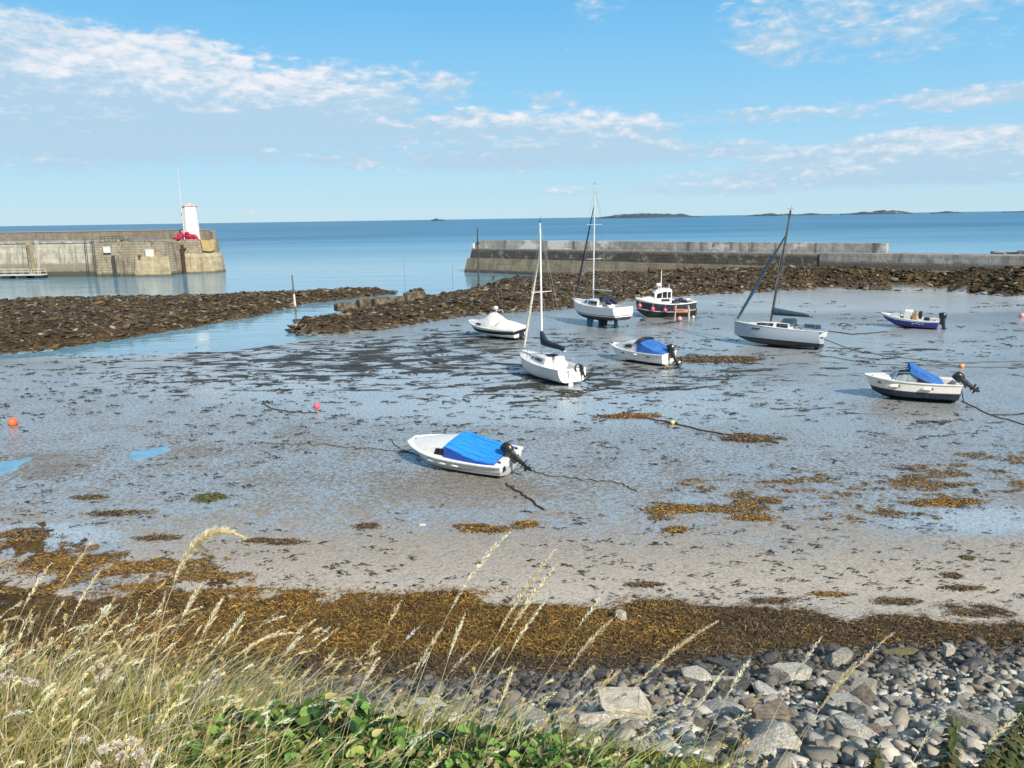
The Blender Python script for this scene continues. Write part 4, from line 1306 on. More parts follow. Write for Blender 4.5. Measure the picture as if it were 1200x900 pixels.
mb = MB(); mb.box((-3.2, 0, .55), (.35, .5, .45), bev=.05); mb.tube([(-3.2, 0, .5), (-3.42, 0, .1), (-3.62, 0, .06)], [.14, .12, .05], 8); mb.build('outdrive', M['black'], b3)

# 4 --- tall-masted twin-keel yacht
H = Hull(8.3, 3.2, 2.25, 2.2, 2.5, tw=.80, zk0=.98, u0=.45, q=1.9, e1=.52, e2=1.2, rake=.25, tr=-.3, pw=2.5)
H.zk = lambda u: .68 + (.32 * (1 - u / .45) ** 2 if u < .45 else .75 * ((u - .45) / .55) ** 2.4)
b4 = boat('sailing_yacht', 'tallest-masted white yacht propped up on teal bilge keels', 'yacht', (671, 349), 2.5, (732, 359), 2.25, heel=0, trim=0, dz=-.05, dhead=-4)
H.hull('hull', hull_mat('lined_yacht_hull', [(1.22, (.012, .014, .02)), (1.30, (.7, .7, .68)), (1.38, (.02, .03, .05)), (4, (.70, .69, .66))], b=.005, grime=.2), b4)
H.deck(M['gel'], b4, cock=(.04, .32, .42)); H.strake(M['gel'], b4, .03)
st = [(-1.3, 1.1, .95, 2.18, 2.74), (-.3, 1.12, .95, 2.2, 2.76), (1.0, .95, .68, 2.24, 2.66), (2.1, .48, .28, 2.32, 2.46)]
cabin('coachroof', M['gel'], b4, st, .06)
for s in (1, -1):
    cab_window(b4, st, -1.2, .35, .22, .82, s); cab_window(b4, st, .65, 1.3, .3, .75, s)
at = mast_set(b4, H, .75, 2.66, 11.6, .08, 'alu', jib=.075, jibmat='navyfab', jib_top=.84, spread=(.36, .66), boom=3.0, boomz=1.05, rakeang=.5)
mb = MB(); mb.loft([[(-1.15, y, z) for y, z in ((-.75, 2.7), (-.6, 3.1), (0, 3.22), (.6, 3.1), (.75, 2.7))], [(-1.75, y, z) for y, z in ((-.8, 2.6), (-.65, 3.14), (0, 3.26), (.65, 3.14), (.8, 2.6))]], closed=True); mb.build('spray_hood', M['navyfab'], b4)
mb = MB()
for i in range(7): mb.ball((-2.3 + rnd.uniform(-.3, .3), rnd.uniform(-.4, .4), 2.5 + rnd.uniform(0, .35)), rnd.uniform(.2, .32), n=8, m=6, sq=(1.2, 1, .7))
mb.build('bundled_sail', M['navyfab'], b4)
for s, xx in ((1, .35), (-1, .35)):
    mb = MB(); mb.loft([[(xx + a * .62, s * .62 + b * .12, 1.0) for a, b in ((-1, 0), (-.4, 1), (.6, .8), (1, 0), (.6, -.8), (-.4, -1))], [(xx - .05 + a * .48, s * .80 + b * .1, -.02) for a, b in ((-1, 0), (-.4, 1), (.6, .8), (1, 0), (.6, -.8), (-.4, -1))]]); mb.build('bilge_keel', M['tealanti'], b4, smooth=False)
mb = MB(); mb.loft([[(-3.0 + a * .34, b * .09, 1.3) for a, b in ((-1, 0), (-.3, 1), (1, 0), (-.3, -1))], [(-3.1 + a * .28, b * .08, .02) for a, b in ((-1, 0), (-.3, 1), (1, 0), (-.3, -1))]]); mb.build('rudder', M['tealanti'], b4, smooth=False)
mb = MB(); mb.loft([[(-1.3 + a * .5, b * .12, .95) for a, b in ((-1, 0), (0, 1), (1, 0), (0, -1))], [(-1.3 + a * .3, b * .1, .1) for a, b in ((-1, 0), (0, 1), (1, 0), (0, -1))]]); mb.build('skeg', M['darkanti'], b4, smooth=False)
pulpit(H, b4, .55); lifelines(H, b4, (.05, .2, .4, .6, .84), .55)
mb = MB(); mb.box((-4.22, -.5, 1.85), (.05, .5, .04)); mb.box((-4.2, -.5, 1.6), (.05, .5, .04)); mb.build('boarding_ladder', M['steel'], b4)

# 5 --- navy fishing boat
H = Hull(6.6, 2.7, 1.85, 1.72, 2.25, tw=.76, zk0=.15, u0=.6, q=3, e1=.5, e2=1.0, rake=.35, pw=2.6, bk=.4)
b5 = boat('fishing_boat', 'navy fishing boat with white wheelhouse and pink ball fenders', 'boat', (747.5, 349), 2.25, (809, 350), 1.85, heel=-4, trim=0, dz=-.1, dhead=-14)
H.hull('hull', hull_mat('navy_hull', [(.80, (.012, .010, .010)), (.88, (.55, .54, .52)), (1.66, (.010, .014, .032)), (3, (.74, .73, .70))], b=.022, a=.03, grime=.18), b5)
H.deck(M['gel_old'], b5, cock=(.04, .48, .45)); H.strake(M['gel'], b5, .07, out=.02)
st = [(-.55, .88, .82, 1.75, 3.18), (.35, .92, .82, 1.75, 3.18), (1.35, .84, .66, 1.86, 2.86)]
cabin('wheelhouse', M['gel'], b5, st, .08)
for s in (1, -1):
    cab_window(b5, st, -.42, -.08, .42, .86, s); cab_window(b5, st, .02, .48, .42, .88, s); cab_window(b5, st, .62, 1.15, .42, .86, s, skew=-.08)
    mb = MB(); mb.box((.15, s * .925, 2.1), (.9, .05, .24)); mb.build('dodger', M['black'], b5)
mb = MB()
for s in (-.36, .36): mb.loft([[(1.38, s - .24, 2.3), (1.38, s + .24, 2.3), (1.38, s + .22, 2.76), (1.38, s - .22, 2.76)], [(1.3, s - .24, 2.3), (1.3, s + .24, 2.3), (1.3, s + .22, 2.76), (1.3, s - .22, 2.76)]])
mb.build('windscreen', M['glass'], b5, smooth=False)
st2 = [(1.3, .8, .72, 1.86, 2.36), (1.9, .6, .46, 1.94, 2.32), (2.6, .28, .18, 2.1, 2.26)]
cabin('foredeck_cuddy', M['gel'], b5, st2, .05)
mb = MB(); mb.tube([(.5, 0, 3.2), (.5, 0, 5.3)], [.06, .035], 8); mb.build('mast', M['whitemast'], b5)
mb = MB(); mb.tube([(.78, 0, 3.15), (.78, 0, 3.5)], .09, 8); mb.ball((.78, 0, 3.66), .33, sq=(1, 1, .6)); mb.build('radar_dome', M['gel'], b5)
mb = MB(); mb.box((1.1, .3, 3.08), (.18, .2, .2), bev=.03); mb.tube([(-.3, .4, 3.2), (-.3, .4, 3.8)], .03, 6); mb.build('deck_light', M['gel'], b5)
for uu in (.93, .74, .55): p, n = H.side(uu, .92, 1, .25); ball_fender(b5, (p.x, p.y, p.z - .42), .23)
pulpit(H, b5, .3, .86)
mb = MB()
for i in range(10): mb.ball((-1.6 + rnd.uniform(-.9, .9), rnd.uniform(-.6, .6), 1.6 + rnd.uniform(0, .35)), rnd.uniform(.16, .28), n=8, m=6, sq=(1.2, 1, .8))
mb.build('stowed_gear', M['navyfab'], b5)
mb = MB(); mb.box((-3.36, 0, .75), (.12, .1, 1.4)); mb.box((-3.5, 0, .5), (.45, .06, .9)); mb.build('rudder', M['darkanti'], b5)

# trestle at her stern
q = G(799, 374.5, 0)
tr_ = tag(empty('work_trestle', (q.x, q.y, tz(q.x, q.y)), (0, 0, R(-6))), 'plank trestle on pale legs at the navy fishing boat stern', 'trestle')
for i, (xx, yy) in enumerate(((-.75, -.25), (-.75, .3), (.75, -.25), (.75, .3))):
    mb = MB(); mb.tube([(xx * 1.04, yy * 1.3, -.05), (xx * .9, yy, 1.75 if xx < 0 else 1.5)], .055, 6); mb.build('leg', M['pinkpost'] if xx < 0 else M['palepaint'], tr_)
mb = MB(); mb.box((.05, 0, 1.06), (1.75, .5, .10)); mb.box((.1, -.2, .86), (1.5, .06, .14)); mb.build('plank', M['planko'], tr_)
q = G(796.5, 376, 0)
mb = MB(); mb.ball((0, 0, .2), .27, sq=(1, 1, .85)); mb.tube([(0, 0, .38), (0, 0, .5)], .07, 8); o = mb.build('mooring_buoy', M['palepink']); o.location = (q.x, q.y, tz(q.x, q.y))
tag(o, 'faded pink ball buoy on the mud under the plank trestle', 'buoy', 'mooring buoys on the mud')

# 6 --- cabin boat with blue cover, black outboard
H = Hull(5.6, 2.2, 1.0, 1.02, 1.2, tw=.86, u0=.5, q=2.4, chine=(.45, .88, .36), rake=.7, tr=.1, pw=3.0, bk=.5, bw=.08)
b6 = boat('cabin_boat', 'white cabin boat with royal blue cover and black folded hood', 'boat', (718, 402.5), 1.1, (783, 413.5), .95, heel=-3, trim=0, dz=-.04)
H.hull('hull', hull_mat('white_cabin_hull', [(.26, (.50, .46, .26)), (.5, (.74, .73, .69)), (3, (.70, .69, .65))], grime=.25), b6)
H.deck(M['gel'], b6); H.strake(M['gel'], b6, .045)
st = [(-.45, .90, .80, .98, 1.72), (.4, .90, .74, 1.0, 1.66), (1.35, .72, .50, 1.05, 1.40), (2.1, .40, .24, 1.1, 1.2)]
cabin('cabin', M['gel'], b6, st, .06)
for s in (1, -1): cab_window(b6, st, .1, 1.05, .38, .76, s, skew=-.08)
mb = MB()
ring = lambda x, w, wt, z0, zt: [(x, -w, z0), (x, -wt, zt), (x, 0, zt + .06), (x, wt, zt), (x, w, z0)]
mb.loft([ring(-.47, .96, .82, 1.0, 1.80), ring(-.9, 1.0, .86, 1.0, 1.66), ring(-1.7, 1.0, .92, 1.0, 1.36), ring(-2.5, .97, .9, 1.0, 1.16), ring(-2.72, .9, .85, .98, 1.06)]); mb.build('cover', M['bluefab'], b6, angle=25)
mb = MB()
for xx in (-.3, -.48, -.66): mb.tube([(xx, -.84, 1.6), (xx - .1, -.78, 1.86), (xx - .12, 0, 1.96), (xx - .1, .78, 1.86), (xx, .84, 1.6)], .06, 7)
mb.build('folded_hood', M['black'], b6)
mb = MB(); mb.box((2.7, 0, 1.2), (.25, .12, .16), bev=.03); mb.build('bow_roller', M['black'], b6)
for uu in (.64, .22):
    p, n = H.side(uu, .80, 1, .012); mb = MB(); mb.box(p, (.3, .04, .07)); mb.build('hull_vent', M['black'], b6)
p, n = H.side(.42, .88, 1, .08); fender(b6, p, .4, .08, 'gel_old', ends=False)
outboard(b6, -2.84, 0, .98, 1.15, tilt=24)

# 7 --- leaning grey-sided yacht
H = Hull(7.2, 2.8, 1.5, 1.5, 1.75, tw=.86, zk0=.2, u0=.55, q=2.6, e1=.48, e2=1.0, rake=.2, tr=-.3, pw=2.6, bk=.35)
b7 = boat('sailing_yacht', 'grey-sided yacht leaning away with black mast and teal sail cover', 'yacht', (865, 377), 1.95, (954, 388), 1.45, heel=8, trim=2.0, dz=.10, dhead=-5)
H.hull('hull', hull_mat('grey_yacht_hull', [(.52, (.012, .016, .022)), (.55, (.45, .47, .48)), (4, (.31, .36, .41))], grime=.12), b7)
H.deck(M['gel'], b7, cock=(-.05, .30, .42)); H.strake(M['gel'], b7, .03)
st = [(-1.2, .98, .84, 1.46, 1.94), (-.2, 1.0, .84, 1.48, 1.96), (1.2, .80, .56, 1.52, 1.86), (2.3, .38, .22, 1.6, 1.72)]
cabin('coachroof', M['gel'], b7, st, .05)
for s in (1, -1):
    cab_window(b7, st, .1, 1.5, .25, .82, s); cab_window(b7, st, -1.1, -.2, .2, .85, s)
    p, n = H.side(.70, .88, s, .01); mb = MB(); mb.box(p, (.75, .05, .11), rot=Matrix.Rotation(-s * .28, 3, 'Z')); mb.build('hull_window', M['glass'], b7)
at = mast_set(b7, H, .55, 1.86, 9.5, .10, 'darkalu', jib=.12, jibmat='tealfab', jib_top=.79, spread=(.5,), rakeang=3)
mb = MB()
zb_ = 2.8
mb.loft([rr_(.42, .14, .30, zb_ + .12), rr_(.2, .15, .27, zb_ + .08), rr_(-1.0, .14, .20, zb_ + .02), rr_(-2.0, .12, .15, zb_ - .02), rr_(-2.5, .06, .07, zb_ - .05)]); mb.build('sail_cover', M['tealfab'], b7)
mb = MB(); mb.tube([(.4, 0, zb_ - .22), (-2.8, 0, zb_ - .15)], .05, 8); mb.build('boom', M['darkalu'], b7)
mb = MB(); mb.loft([[(-.55, y, z) for y, z in ((-.78, 1.94), (-.66, 2.26), (0, 2.36), (.66, 2.26), (.78, 1.94))], [(-1.45, y, z) for y, z in ((-.84, 1.86), (-.72, 2.3), (0, 2.42), (.72, 2.3), (.84, 1.86))]]); mb.build('spray_hood', M['tealfab'], b7)
for s in (1, -1):
    mb = MB(); mb.box((-2.9, s * 1.08, 1.88), (.9, .06, .34), bev=.02); mb.build('dodger', M['tealfab'], b7)
pulpit(H, b7, .5); lifelines(H, b7, (.04, .2, .42, .64, .84), .5)
mb = MB(); mb.box((-.3, 0, .0), (1.7, .13, .45)); mb.build('keel', M['darkanti'], b7)
mb = MB(); mb.box((-3.4, 0, .35), (.3, .06, .75)); mb.build('rudder', M['darkanti'], b7)
mb = MB(); mb.tube([(-3.72, -.4, .35), (-3.72, -.4, 1.3)], .02, 6); mb.tube([(-3.72, -.1, .35), (-3.72, -.1, 1.3)], .02, 6)
for i in range(4): mb.tube([(-3.72, -.4, .4 + i * .22), (-3.72, -.1, .4 + i * .22)], .018, 6)
mb.build('boarding_ladder', M['steel'], b7)

# 8 --- small open blue boat
H = Hull(5.1, 2.1, .95, .98, 1.25, tw=.88, u0=.5, q=2.2, chine=(.45, .88, .36), rake=.9, tr=.1, pw=3.0, bk=.6, bw=.06)
b8 = boat('open_motorboat', 'small open blue boat with red waterline and black outboard', 'boat', (1037, 368.5), 1.1, (1096, 376.5), .8, heel=-3, trim=1.5, dz=-.05, dhead=12)
H.hull('hull', hull_mat('blue_red_hull', [(.13, (.02, .012, .014)), (.34, (.22, .02, .03)), (.80, (.015, .025, .22)), (3, (.78, .77, .74))], b=.028, a=.05, grime=.12), b8)
H.deck(M['gel'], b8, cock=(.06, .66, .38)); H.strake(M['gel'], b8, .05)
mb = MB(); mb.loft([[(.9, y, z) for y, z in ((-.72, .95), (-.6, 1.5), (.6, 1.5), (.72, .95))], [(1.7, y, z) for y, z in ((-.55, 1.0), (-.4, 1.22), (.4, 1.22), (.55, 1.0))]]); mb.build('foredeck_locker', M['gel'], b8)
mb = MB(); mb.box((.15, 0, 1.1), (.7, .95, 1.3), bev=.05); mb.build('console', M['gel'], b8)
mb = MB(); mb.tube([(.5, -.45, 1.65), (.3, -.45, 2.15), (.3, .45, 2.15), (.5, .45, 1.65)], .02, 6); mb.box((.40, 0, 1.88), (.02, .8, .38), rot=Matrix.Rotation(-.3, 3, 'Y')); mb.build('windscreen', pm('hazy_perspex', (.45, .5, .52), (.35, .4, .42), 3, .15), b8)
mb = MB(); mb.box((-.42, .3, 1.1), (.42, .5, .62), bev=.05); mb.box((-.52, .3, 1.6), (.18, .5, .55), bev=.04); mb.build('seat', M['teak'], b8)
mb = MB(); mb.box((-.9, 0, 1.35), (.3, .5, .7), bev=.05); mb.box((-1.5, .3, 1.05), (.5, .4, .3), bev=.04); mb.build('seat_back', M['black'], b8)
rails(b8, [(2.3, .2, 1.55), (1.6, .68, 1.6), (.9, .92, 1.6), (.5, .98, 1.4)], [(2.3, .2, 1.2), (1.6, .68, 1.1), (.9, .92, 1.05), (.5, .98, 1.0)], name='bow_rail')
p, n = H.side(.72, .86, 1, .012)
mb = MB(); mb.box(p, (.32, .03, .12), rot=Matrix.Rotation(-.3, 3, 'Z')); mb.build('number_patch', M['board'], b8)
p, n = H.side(.42, .74, 1, .012)
mb = MB()
for k in range(4): mb.box((p.x - k * .28, p.y + .012, p.z - .05 + .04 * (k % 2)), (.2, .03, .05), rot=Matrix.Rotation(.2 * (k % 2), 3, 'Y'))
mb.build('hull_flash', pm('pale_blue_paint', (.25, .42, .62), (.4, .5, .6), 6, .4), b8)
outboard(b8, -2.56, 0, .95, 1.3, tilt=8)

# 9 --- cruiser with navy bottom, blue hood
H = Hull(5.1, 2.15, 1.22, 1.25, 1.4, tw=.88, u0=.55, q=2.4, chine=(.5, .90, .30), rake=.75, tr=.12, pw=3.0, bk=.36, bw=.10)
b9 = boat('cabin_cruiser', 'cream-sided cruiser with navy bottom and half-raised blue hood', 'boat', (1017, 438), 1.4, (1121, 447.5), 1.22, heel=-1, trim=0, dz=-.05, dhead=2)
H.hull('hull', hull_mat('cream_navy_hull', [(.70, (.008, .014, .034)), (.74, (.45, .45, .42)), (3, (.70, .67, .59))], a=.02, b=.008, grime=.25), b9)
H.deck(M['gel'], b9, cock=(.05, .5, .40)); H.strake(M['gel'], b9, .05, out=.012)
st = [(-.15, .86, .78, 1.22, 1.76), (.5, .84, .72, 1.24, 1.76), (1.15, .68, .5, 1.28, 1.46)]
cabin('foredeck', M['gel'], b9, [(.5, .88, .8, 1.22, 1.36), (1.4, .66, .52, 1.27, 1.39), (2.1, .32, .2, 1.33, 1.40)], .04)
M['screen'] = pm('pale_windscreen', (.30, .36, .38), (.22, .27, .29), 2, .1, .2)
for s in (1, -1):
    cab_window(b9, st, .36, .98, .1, .82, s, 'screen', skew=-.16); cab_window(b9, st, -.15, .28, .1, .9, s, 'screen', skew=-.05)
mb = MB()
for s in (1, -1):
    mb.tube([(1.08, s * .70, 1.3), (.82, s * .62, 1.74), (.24, s * .75, 1.80), (-.2, s * .80, 1.80)], .028, 6)
    mb.tube([(.32, s * .84, 1.26), (.24, s * .75, 1.80)], .028, 6); mb.tube([(-.18, s * .86, 1.26), (-.2, s * .80, 1.80)], .028, 6)
mb.tube([(.82, -.62, 1.74), (.82, .62, 1.74)], .028, 6); mb.tube([(.82, 0, 1.74), (1.15, 0, 1.38)], .025, 6)
mb.build('windscreen_frame', M['steel'], b9)
mb = MB(); mb.loft([[(.84, -.58, 1.72), (.84, .58, 1.72), (1.12, .64, 1.36), (1.12, -.64, 1.36)], [(.82, -.58, 1.70), (.82, .58, 1.70), (1.10, .64, 1.34), (1.10, -.64, 1.34)]]); mb.build('windscreen', M['screen'], b9, smooth=False)
mb = MB()
ring = lambda x, w, wt, z0, zt: [(x, -w, z0), (x, -wt, zt), (x, 0, zt + .07), (x, wt, zt), (x, w, z0)]
mb.loft([ring(.18, .84, .74, 1.80, 2.18), ring(-.2, .94, .8, 1.58, 2.02), ring(-.5, .97, .83, 1.44, 1.84), ring(-.7, 1.0, .86, 1.34, 1.70), ring(-1.25, 1.0, .92, 1.26, 1.44), ring(-1.6, .97, .90, 1.22, 1.28)]); mb.build('hood', M['bluefab'], b9, angle=25)
for uu in (.70, .36): p, n = H.side(uu, .84, 1, .10); fender(b9, p, .55, .10, 'gel_old', ang=-.05)
mb = MB(); p, n = H.side(.86, .86, 1, .04); mb.ball(p, .07); mb.tube([p, p + Vector((-.35, .05, -.2))], .012, 5); mb.build('bow_eye', M['black'], b9)
outboard(b9, -2.56, .1, 1.16, 1.1, tilt=50, steer=6)
mb = MB(); mb.box((-2.62, -.45, .55), (.25, .35, .5), bev=.04); mb.tube([(-2.6, .5, .9), (-2.8, .5, .1)], .03, 6); mb.build('stern_bracket', M['black'], b9)

# ------------------------------------------------------------------ small things on the mud
def buoy(px, py, r, mt_, lab):
    q = G(px, py, 0.0)
    mb = MB(); mb.ball((0, 0, r * .8), r); mb.tube([(0, 0, r * 1.7), (r * .1, 0, r * 2.0)], [r * .28, r * .2], 8)
    o = mb.build('mooring_buoy', M[mt_]); o.location = (q.x, q.y, tz(q.x, q.y)); o.rotation_euler = (rnd.uniform(-.5, .5), rnd.uniform(-.5, .5), rnd.uniform(0, 6))
    return tag(o, lab, 'buoy', 'mooring buoys on the mud')


buoy(14, 499, .25, 'orange', 'round orange buoy alone on the mud at the left edge')
buoy(372, 478, .19, 'pink', 'small pink buoy on the mud beside a kinked chain')
buoy(636, 442, .26, 'red', 'red ball buoy under the small white yacht with navy sail cover')
buoy(787, 497, .13, 'yellow', 'small yellow float on the weedy line right of the blue-covered speedboat')
buoy(1126, 430, .18, 'fadedorange', 'faded orange float behind the cream-sided cruiser engine')
buoy(1196, 372, .26, 'palepink', 'pale pink buoy near the right edge of the mud')
buoy(812, 373, .16, 'board', 'small white float on the mud right of the plank trestle')
buoy(584, 384, .12, 'board', 'tiny white float by the covered motor cruiser')


def gline(pts, n=8):
    out = []
    for (a, b) in zip(pts[:-1], pts[1:]):
        for i in range(n):
            t = i / n
            out.append((a[0] + (b[0] - a[0]) * t, a[1] + (b[1] - a[1]) * t))
    out.append(pts[-1])
    return out


def rope(name, pts, r, mt_, lab, start=None):
    pp = []
    for i, (u, v) in enumerate(gline(pts)):
        q = G(u, v, 0.0)
        x, y = q.x + rnd.gauss(0, .04), q.y + rnd.gauss(0, .09)
        pp.append((x, y, tz(x, y) + r * .6))
    if start is not None: pp = [tuple(start)] + pp
    mb = MB(); mb.tube(pp, r, 6)
    o = mb.build(name, M[mt_])
    return tag(o, lab, 'rope' if name == 'mooring_rope' else 'chain', 'mooring lines on the mud')


rope('mooring_rope', [(487, 533), (440, 527), (370, 521), (300, 519)], .028, 'rope', 'rope running left over the mud from the speedboat bow')
rope('mooring_rope', [(482, 533), (468, 526), (455, 514)], .026, 'rope', 'short kinked rope end by the speedboat bow')
rope('mooring_rope', [(612, 548), (640, 558), (690, 564), (725, 567), (747, 577)], .032, 'rope', 'rope trailing right from the speedboat engine')
rope('mooring_chain', [(593, 569), (612, 581), (637, 602)], .045, 'chain', 'short thick rusty chain below the speedboat stern')
rope('mooring_chain', [(306, 473), (318, 479), (345, 483), (371, 484)], .04, 'chain', 'kinked chain beside the small pink buoy')
rope('mooring_chain', [(700, 487), (760, 491), (840, 508), (912, 520)], .05, 'chain', 'weed-grown chain across the middle of the mud')
rope('mooring_rope', [(796, 420), (860, 419), (950, 414), (1020, 427), (1200, 431)], .03, 'rope', 'long rope running right from the blue-covered cabin boat stern')
rope('mooring_rope', [(966, 398), (1000, 411), (1040, 418), (1110, 425), (1200, 424)], .03, 'rope', 'rope curving right from the leaning grey yacht stern')
rope('mooring_rope', [(1128, 470), (1160, 486), (1205, 500)], .035, 'rope', 'rope running to the right edge from the cream-sided cruiser')
rope('mooring_rope', [(972, 388), (1000, 392), (1040, 389)], .05, 'chain', 'short dark rope tail between the grey yacht and the blue boat')
rope('mooring_rope', [(660, 441), (700, 452), (760, 462)], .028, 'rope', 'rope leading right from the small white yacht stern')

# shallow pools and a scrap
M['pool'] = pm('sky_tinted_pool', (.19, .335, .43), (.13, .25, .34), 1.2, .03, .08)  # reflected sky painted in as a pale blue base colour


def pool(pts, lab):
    mb = MB()
    ang = np.linspace(0, 2 * math.pi, 40, endpoint=False)
    cx = sum(p[0] for p in pts) / len(pts); cy = sum(p[1] for p in pts) / len(pts)
    c0 = G(cx, cy, 0.03)
    rx = max(abs(G(p[0], cy, 0).x - c0.x) for p in pts); ry = max(abs(G(cx, p[1], 0).y - c0.y) for p in pts)
    z = tz(c0.x, c0.y) + .02
    k = 1 + (fbm(np.cos(ang) * 2.2 + 5 + cx, np.sin(ang) * 2.2, 4, 3) - .5) * 1.2
    z = max(tz(c0.x + math.cos(a) * rx * kk, c0.y + math.sin(a) * ry * kk) for a, kk in zip(ang, k)) + .006
    ring0 = [(c0.x + math.cos(a) * rx * kk, c0.y + math.sin(a) * ry * kk, z) for a, kk in zip(ang, k)]
    ring1 = [(c0.x + math.cos(a) * rx * kk * 1.02, c0.y + math.sin(a) * ry * kk * 1.02, z - .12) for a, kk in zip(ang, k)]
    mb.loft([ring1, ring0], cap=True)
    o = mb.build('tide_pool', M['pool'], smooth=False)
    return tag(o, lab, 'tide pool', kind='structure')


pool([(159, 531), (194, 531), (176, 525), (176, 538)], None)
pool([(-12, 547), (22, 547), (5, 538), (5, 556)], None)

# ------------------------------------------------------------------ stones
def rock_base(seed, sub, flat=1.0):
    import bmesh
    r_ = random.Random(seed)
    bm = bmesh.new()
    # a broken slab: the hull of a few points on a skewed box, its edges knocked off
    k = r_.uniform(-.35, .35)
    for _ in range(16 if sub < 3 else 22):
        p = Vector((r_.uniform(-1, 1), r_.uniform(-1, 1), r_.uniform(-1, 1)))
        ax = r_.randrange(3)
        p[ax] = math.copysign(1, p[ax]) * r_.uniform(.82, 1)
        p = Vector((p.x * 1.2 + k * p.z, p.y * .9, p.z * .62 * flat))
        bm.verts.new(p * .92)
    res = bmesh.ops.convex_hull(bm, input=bm.verts)
    bmesh.ops.delete(bm, geom=[g for g in res['geom_interior'] if isinstance(g, bmesh.types.BMVert)], context='VERTS')
    bmesh.ops.dissolve_limit(bm, angle_limit=R(9), verts=bm.verts, edges=bm.edges)
    if sub > 1:
        bmesh.ops.bevel(bm, geom=list(bm.edges), offset=.07, segments=2 if sub > 2 else 1, affect='EDGES', clamp_overlap=True)
    bmesh.ops.triangulate(bm, faces=bm.faces)
    if sub > 2:
        bmesh.ops.subdivide_edges(bm, edges=bm.edges, cuts=2, use_grid_fill=True)
        for v in bm.verts: v.co *= 1 + r_.gauss(0, .012)
        bmesh.ops.triangulate(bm, faces=bm.faces)
    bm.verts.index_update(); bm.verts.ensure_lookup_table()
    vs = np.array([v.co[:] for v in bm.verts], np.float32)
    fs = np.array([[q.index for q in f.verts] for f in bm.faces], np.int32)
    bm.free()
    return vs, fs


def rot_matrices(n, tiltmax=.5):
    a = rng.uniform(0, 2 * np.pi, n); b = rng.uniform(-tiltmax, tiltmax, n); c = rng.uniform(-tiltmax, tiltmax, n)
    ca, sa, cb, sb, cc, sc = np.cos(a), np.sin(a), np.cos(b), np.sin(b), np.cos(c), np.sin(c)
    Rz = np.zeros((n, 3, 3)); Rz[:, 0, 0] = ca; Rz[:, 0, 1] = -sa; Rz[:, 1, 0] = sa; Rz[:, 1, 1] = ca; Rz[:, 2, 2] = 1
    Ry = np.zeros((n, 3, 3)); Ry[:, 0, 0] = cb; Ry[:, 0, 2] = sb; Ry[:, 2, 0] = -sb; Ry[:, 2, 2] = cb; Ry[:, 1, 1] = 1
    Rx = np.zeros((n, 3, 3)); Rx[:, 1, 1] = cc; Rx[:, 1, 2] = -sc; Rx[:, 2, 1] = sc; Rx[:, 2, 2] = cc; Rx[:, 0, 0] = 1
    return Rz @ Ry @ Rx


def scatter(name, bases, pos, size, mat, tints, tilt=.5, stretch=None, smooth=False, parent=None):
    V_, F_, C_ = [], [], []; off = 0
    which = rng.integers(0, len(bases), len(pos))
    Rm = rot_matrices(len(pos), tilt)
    sz = size[:, None] * (np.ones((len(pos), 3)) if stretch is None else stretch)
    for k, (bv, bf) in enumerate(bases):
        idx = np.where(which == k)[0]
        if not len(idx): continue
        v = bv[None] * sz[idx][:, None, :]
        v = np.einsum('nij,nkj->nki', Rm[idx], v) + pos[idx][:, None, :]
        V_.append(v.reshape(-1, 3))
        F_.append((bf[None] + (np.arange(len(idx)) * len(bv))[:, None, None] + off).reshape(-1, bf.shape[1]))
        C_.append(np.repeat(tints[idx], len(bv), 0)); off += len(idx) * len(bv)
    return np_mesh(name, np.concatenate(V_), np.concatenate(F_), mat, parent, colors=np.concatenate(C_), smooth=smooth)


def tint_mat(name, rough=.85, nscale=6.0, amount=.45, bump=.4, bscale=14, dist=.03, dark=.45, trans=0.0, spec=.4):
    mt, nt, bs = material(name)
    a = nt.new('ShaderNodeAttribute'); a.attribute_name = 'tint'
    tcn = nt.new('ShaderNodeTexCoord')
    n = nt.noise(tcn.outputs['Object'], nscale, 6, .65)
    v = nt.new('ShaderNodeVectorMath', operation='SCALE'); nt.l.new(a.outputs['Color'], v.inputs[0]); v.inputs['Scale'].default_value = dark
    nt.l.new(nt.mix(nt.mul(nt.step(n, .4, .68), amount), a.outputs['Color'], v.outputs[0]), bs.inputs['Base Color'])
    bs.inputs['Roughness'].default_value = rough
    bs.inputs['Specular IOR Level'].default_value = spec
    if bump:
        nt.l.new(nt.bump(nt.noise(tcn.outputs['Object'], bscale, 5, .65), bump, dist), bs.inputs['Normal'])
    if trans:
        bs.inputs['Transmission Weight'].default_value = 0
        bs.inputs['Subsurface Weight'].default_value = 0
    return mt


def pick(cols, n, jit=.18):
    c = np.array(cols, np.float32)[rng.integers(0, len(cols), n)]
    return np.clip(c * (1 + rng.normal(0, jit, (n, 1))), .003, .9)


M['stone'] = tint_mat('shore_stone', .82, 5, .55, .5, 16, .03, .5)
M['reefstone'] = tint_mat('weedy_reef_stone', .75, 1.8, .8, .6, 6, .08, .25)
ROCK1 = [rock_base(100 + i, 1) for i in range(10)]
ROCK2 = [rock_base(200 + i, 2) for i in range(12)]

# reef boulders: far too many to count, one mass on each bar
RB_C = [(.075, .048, .024), (.095, .065, .028), (.05, .033, .017), (.11, .08, .045), (.065, .046, .018), (.085, .058, .022), (.028, .02, .012), (.06, .04, .02), (.22, .18, .12)]


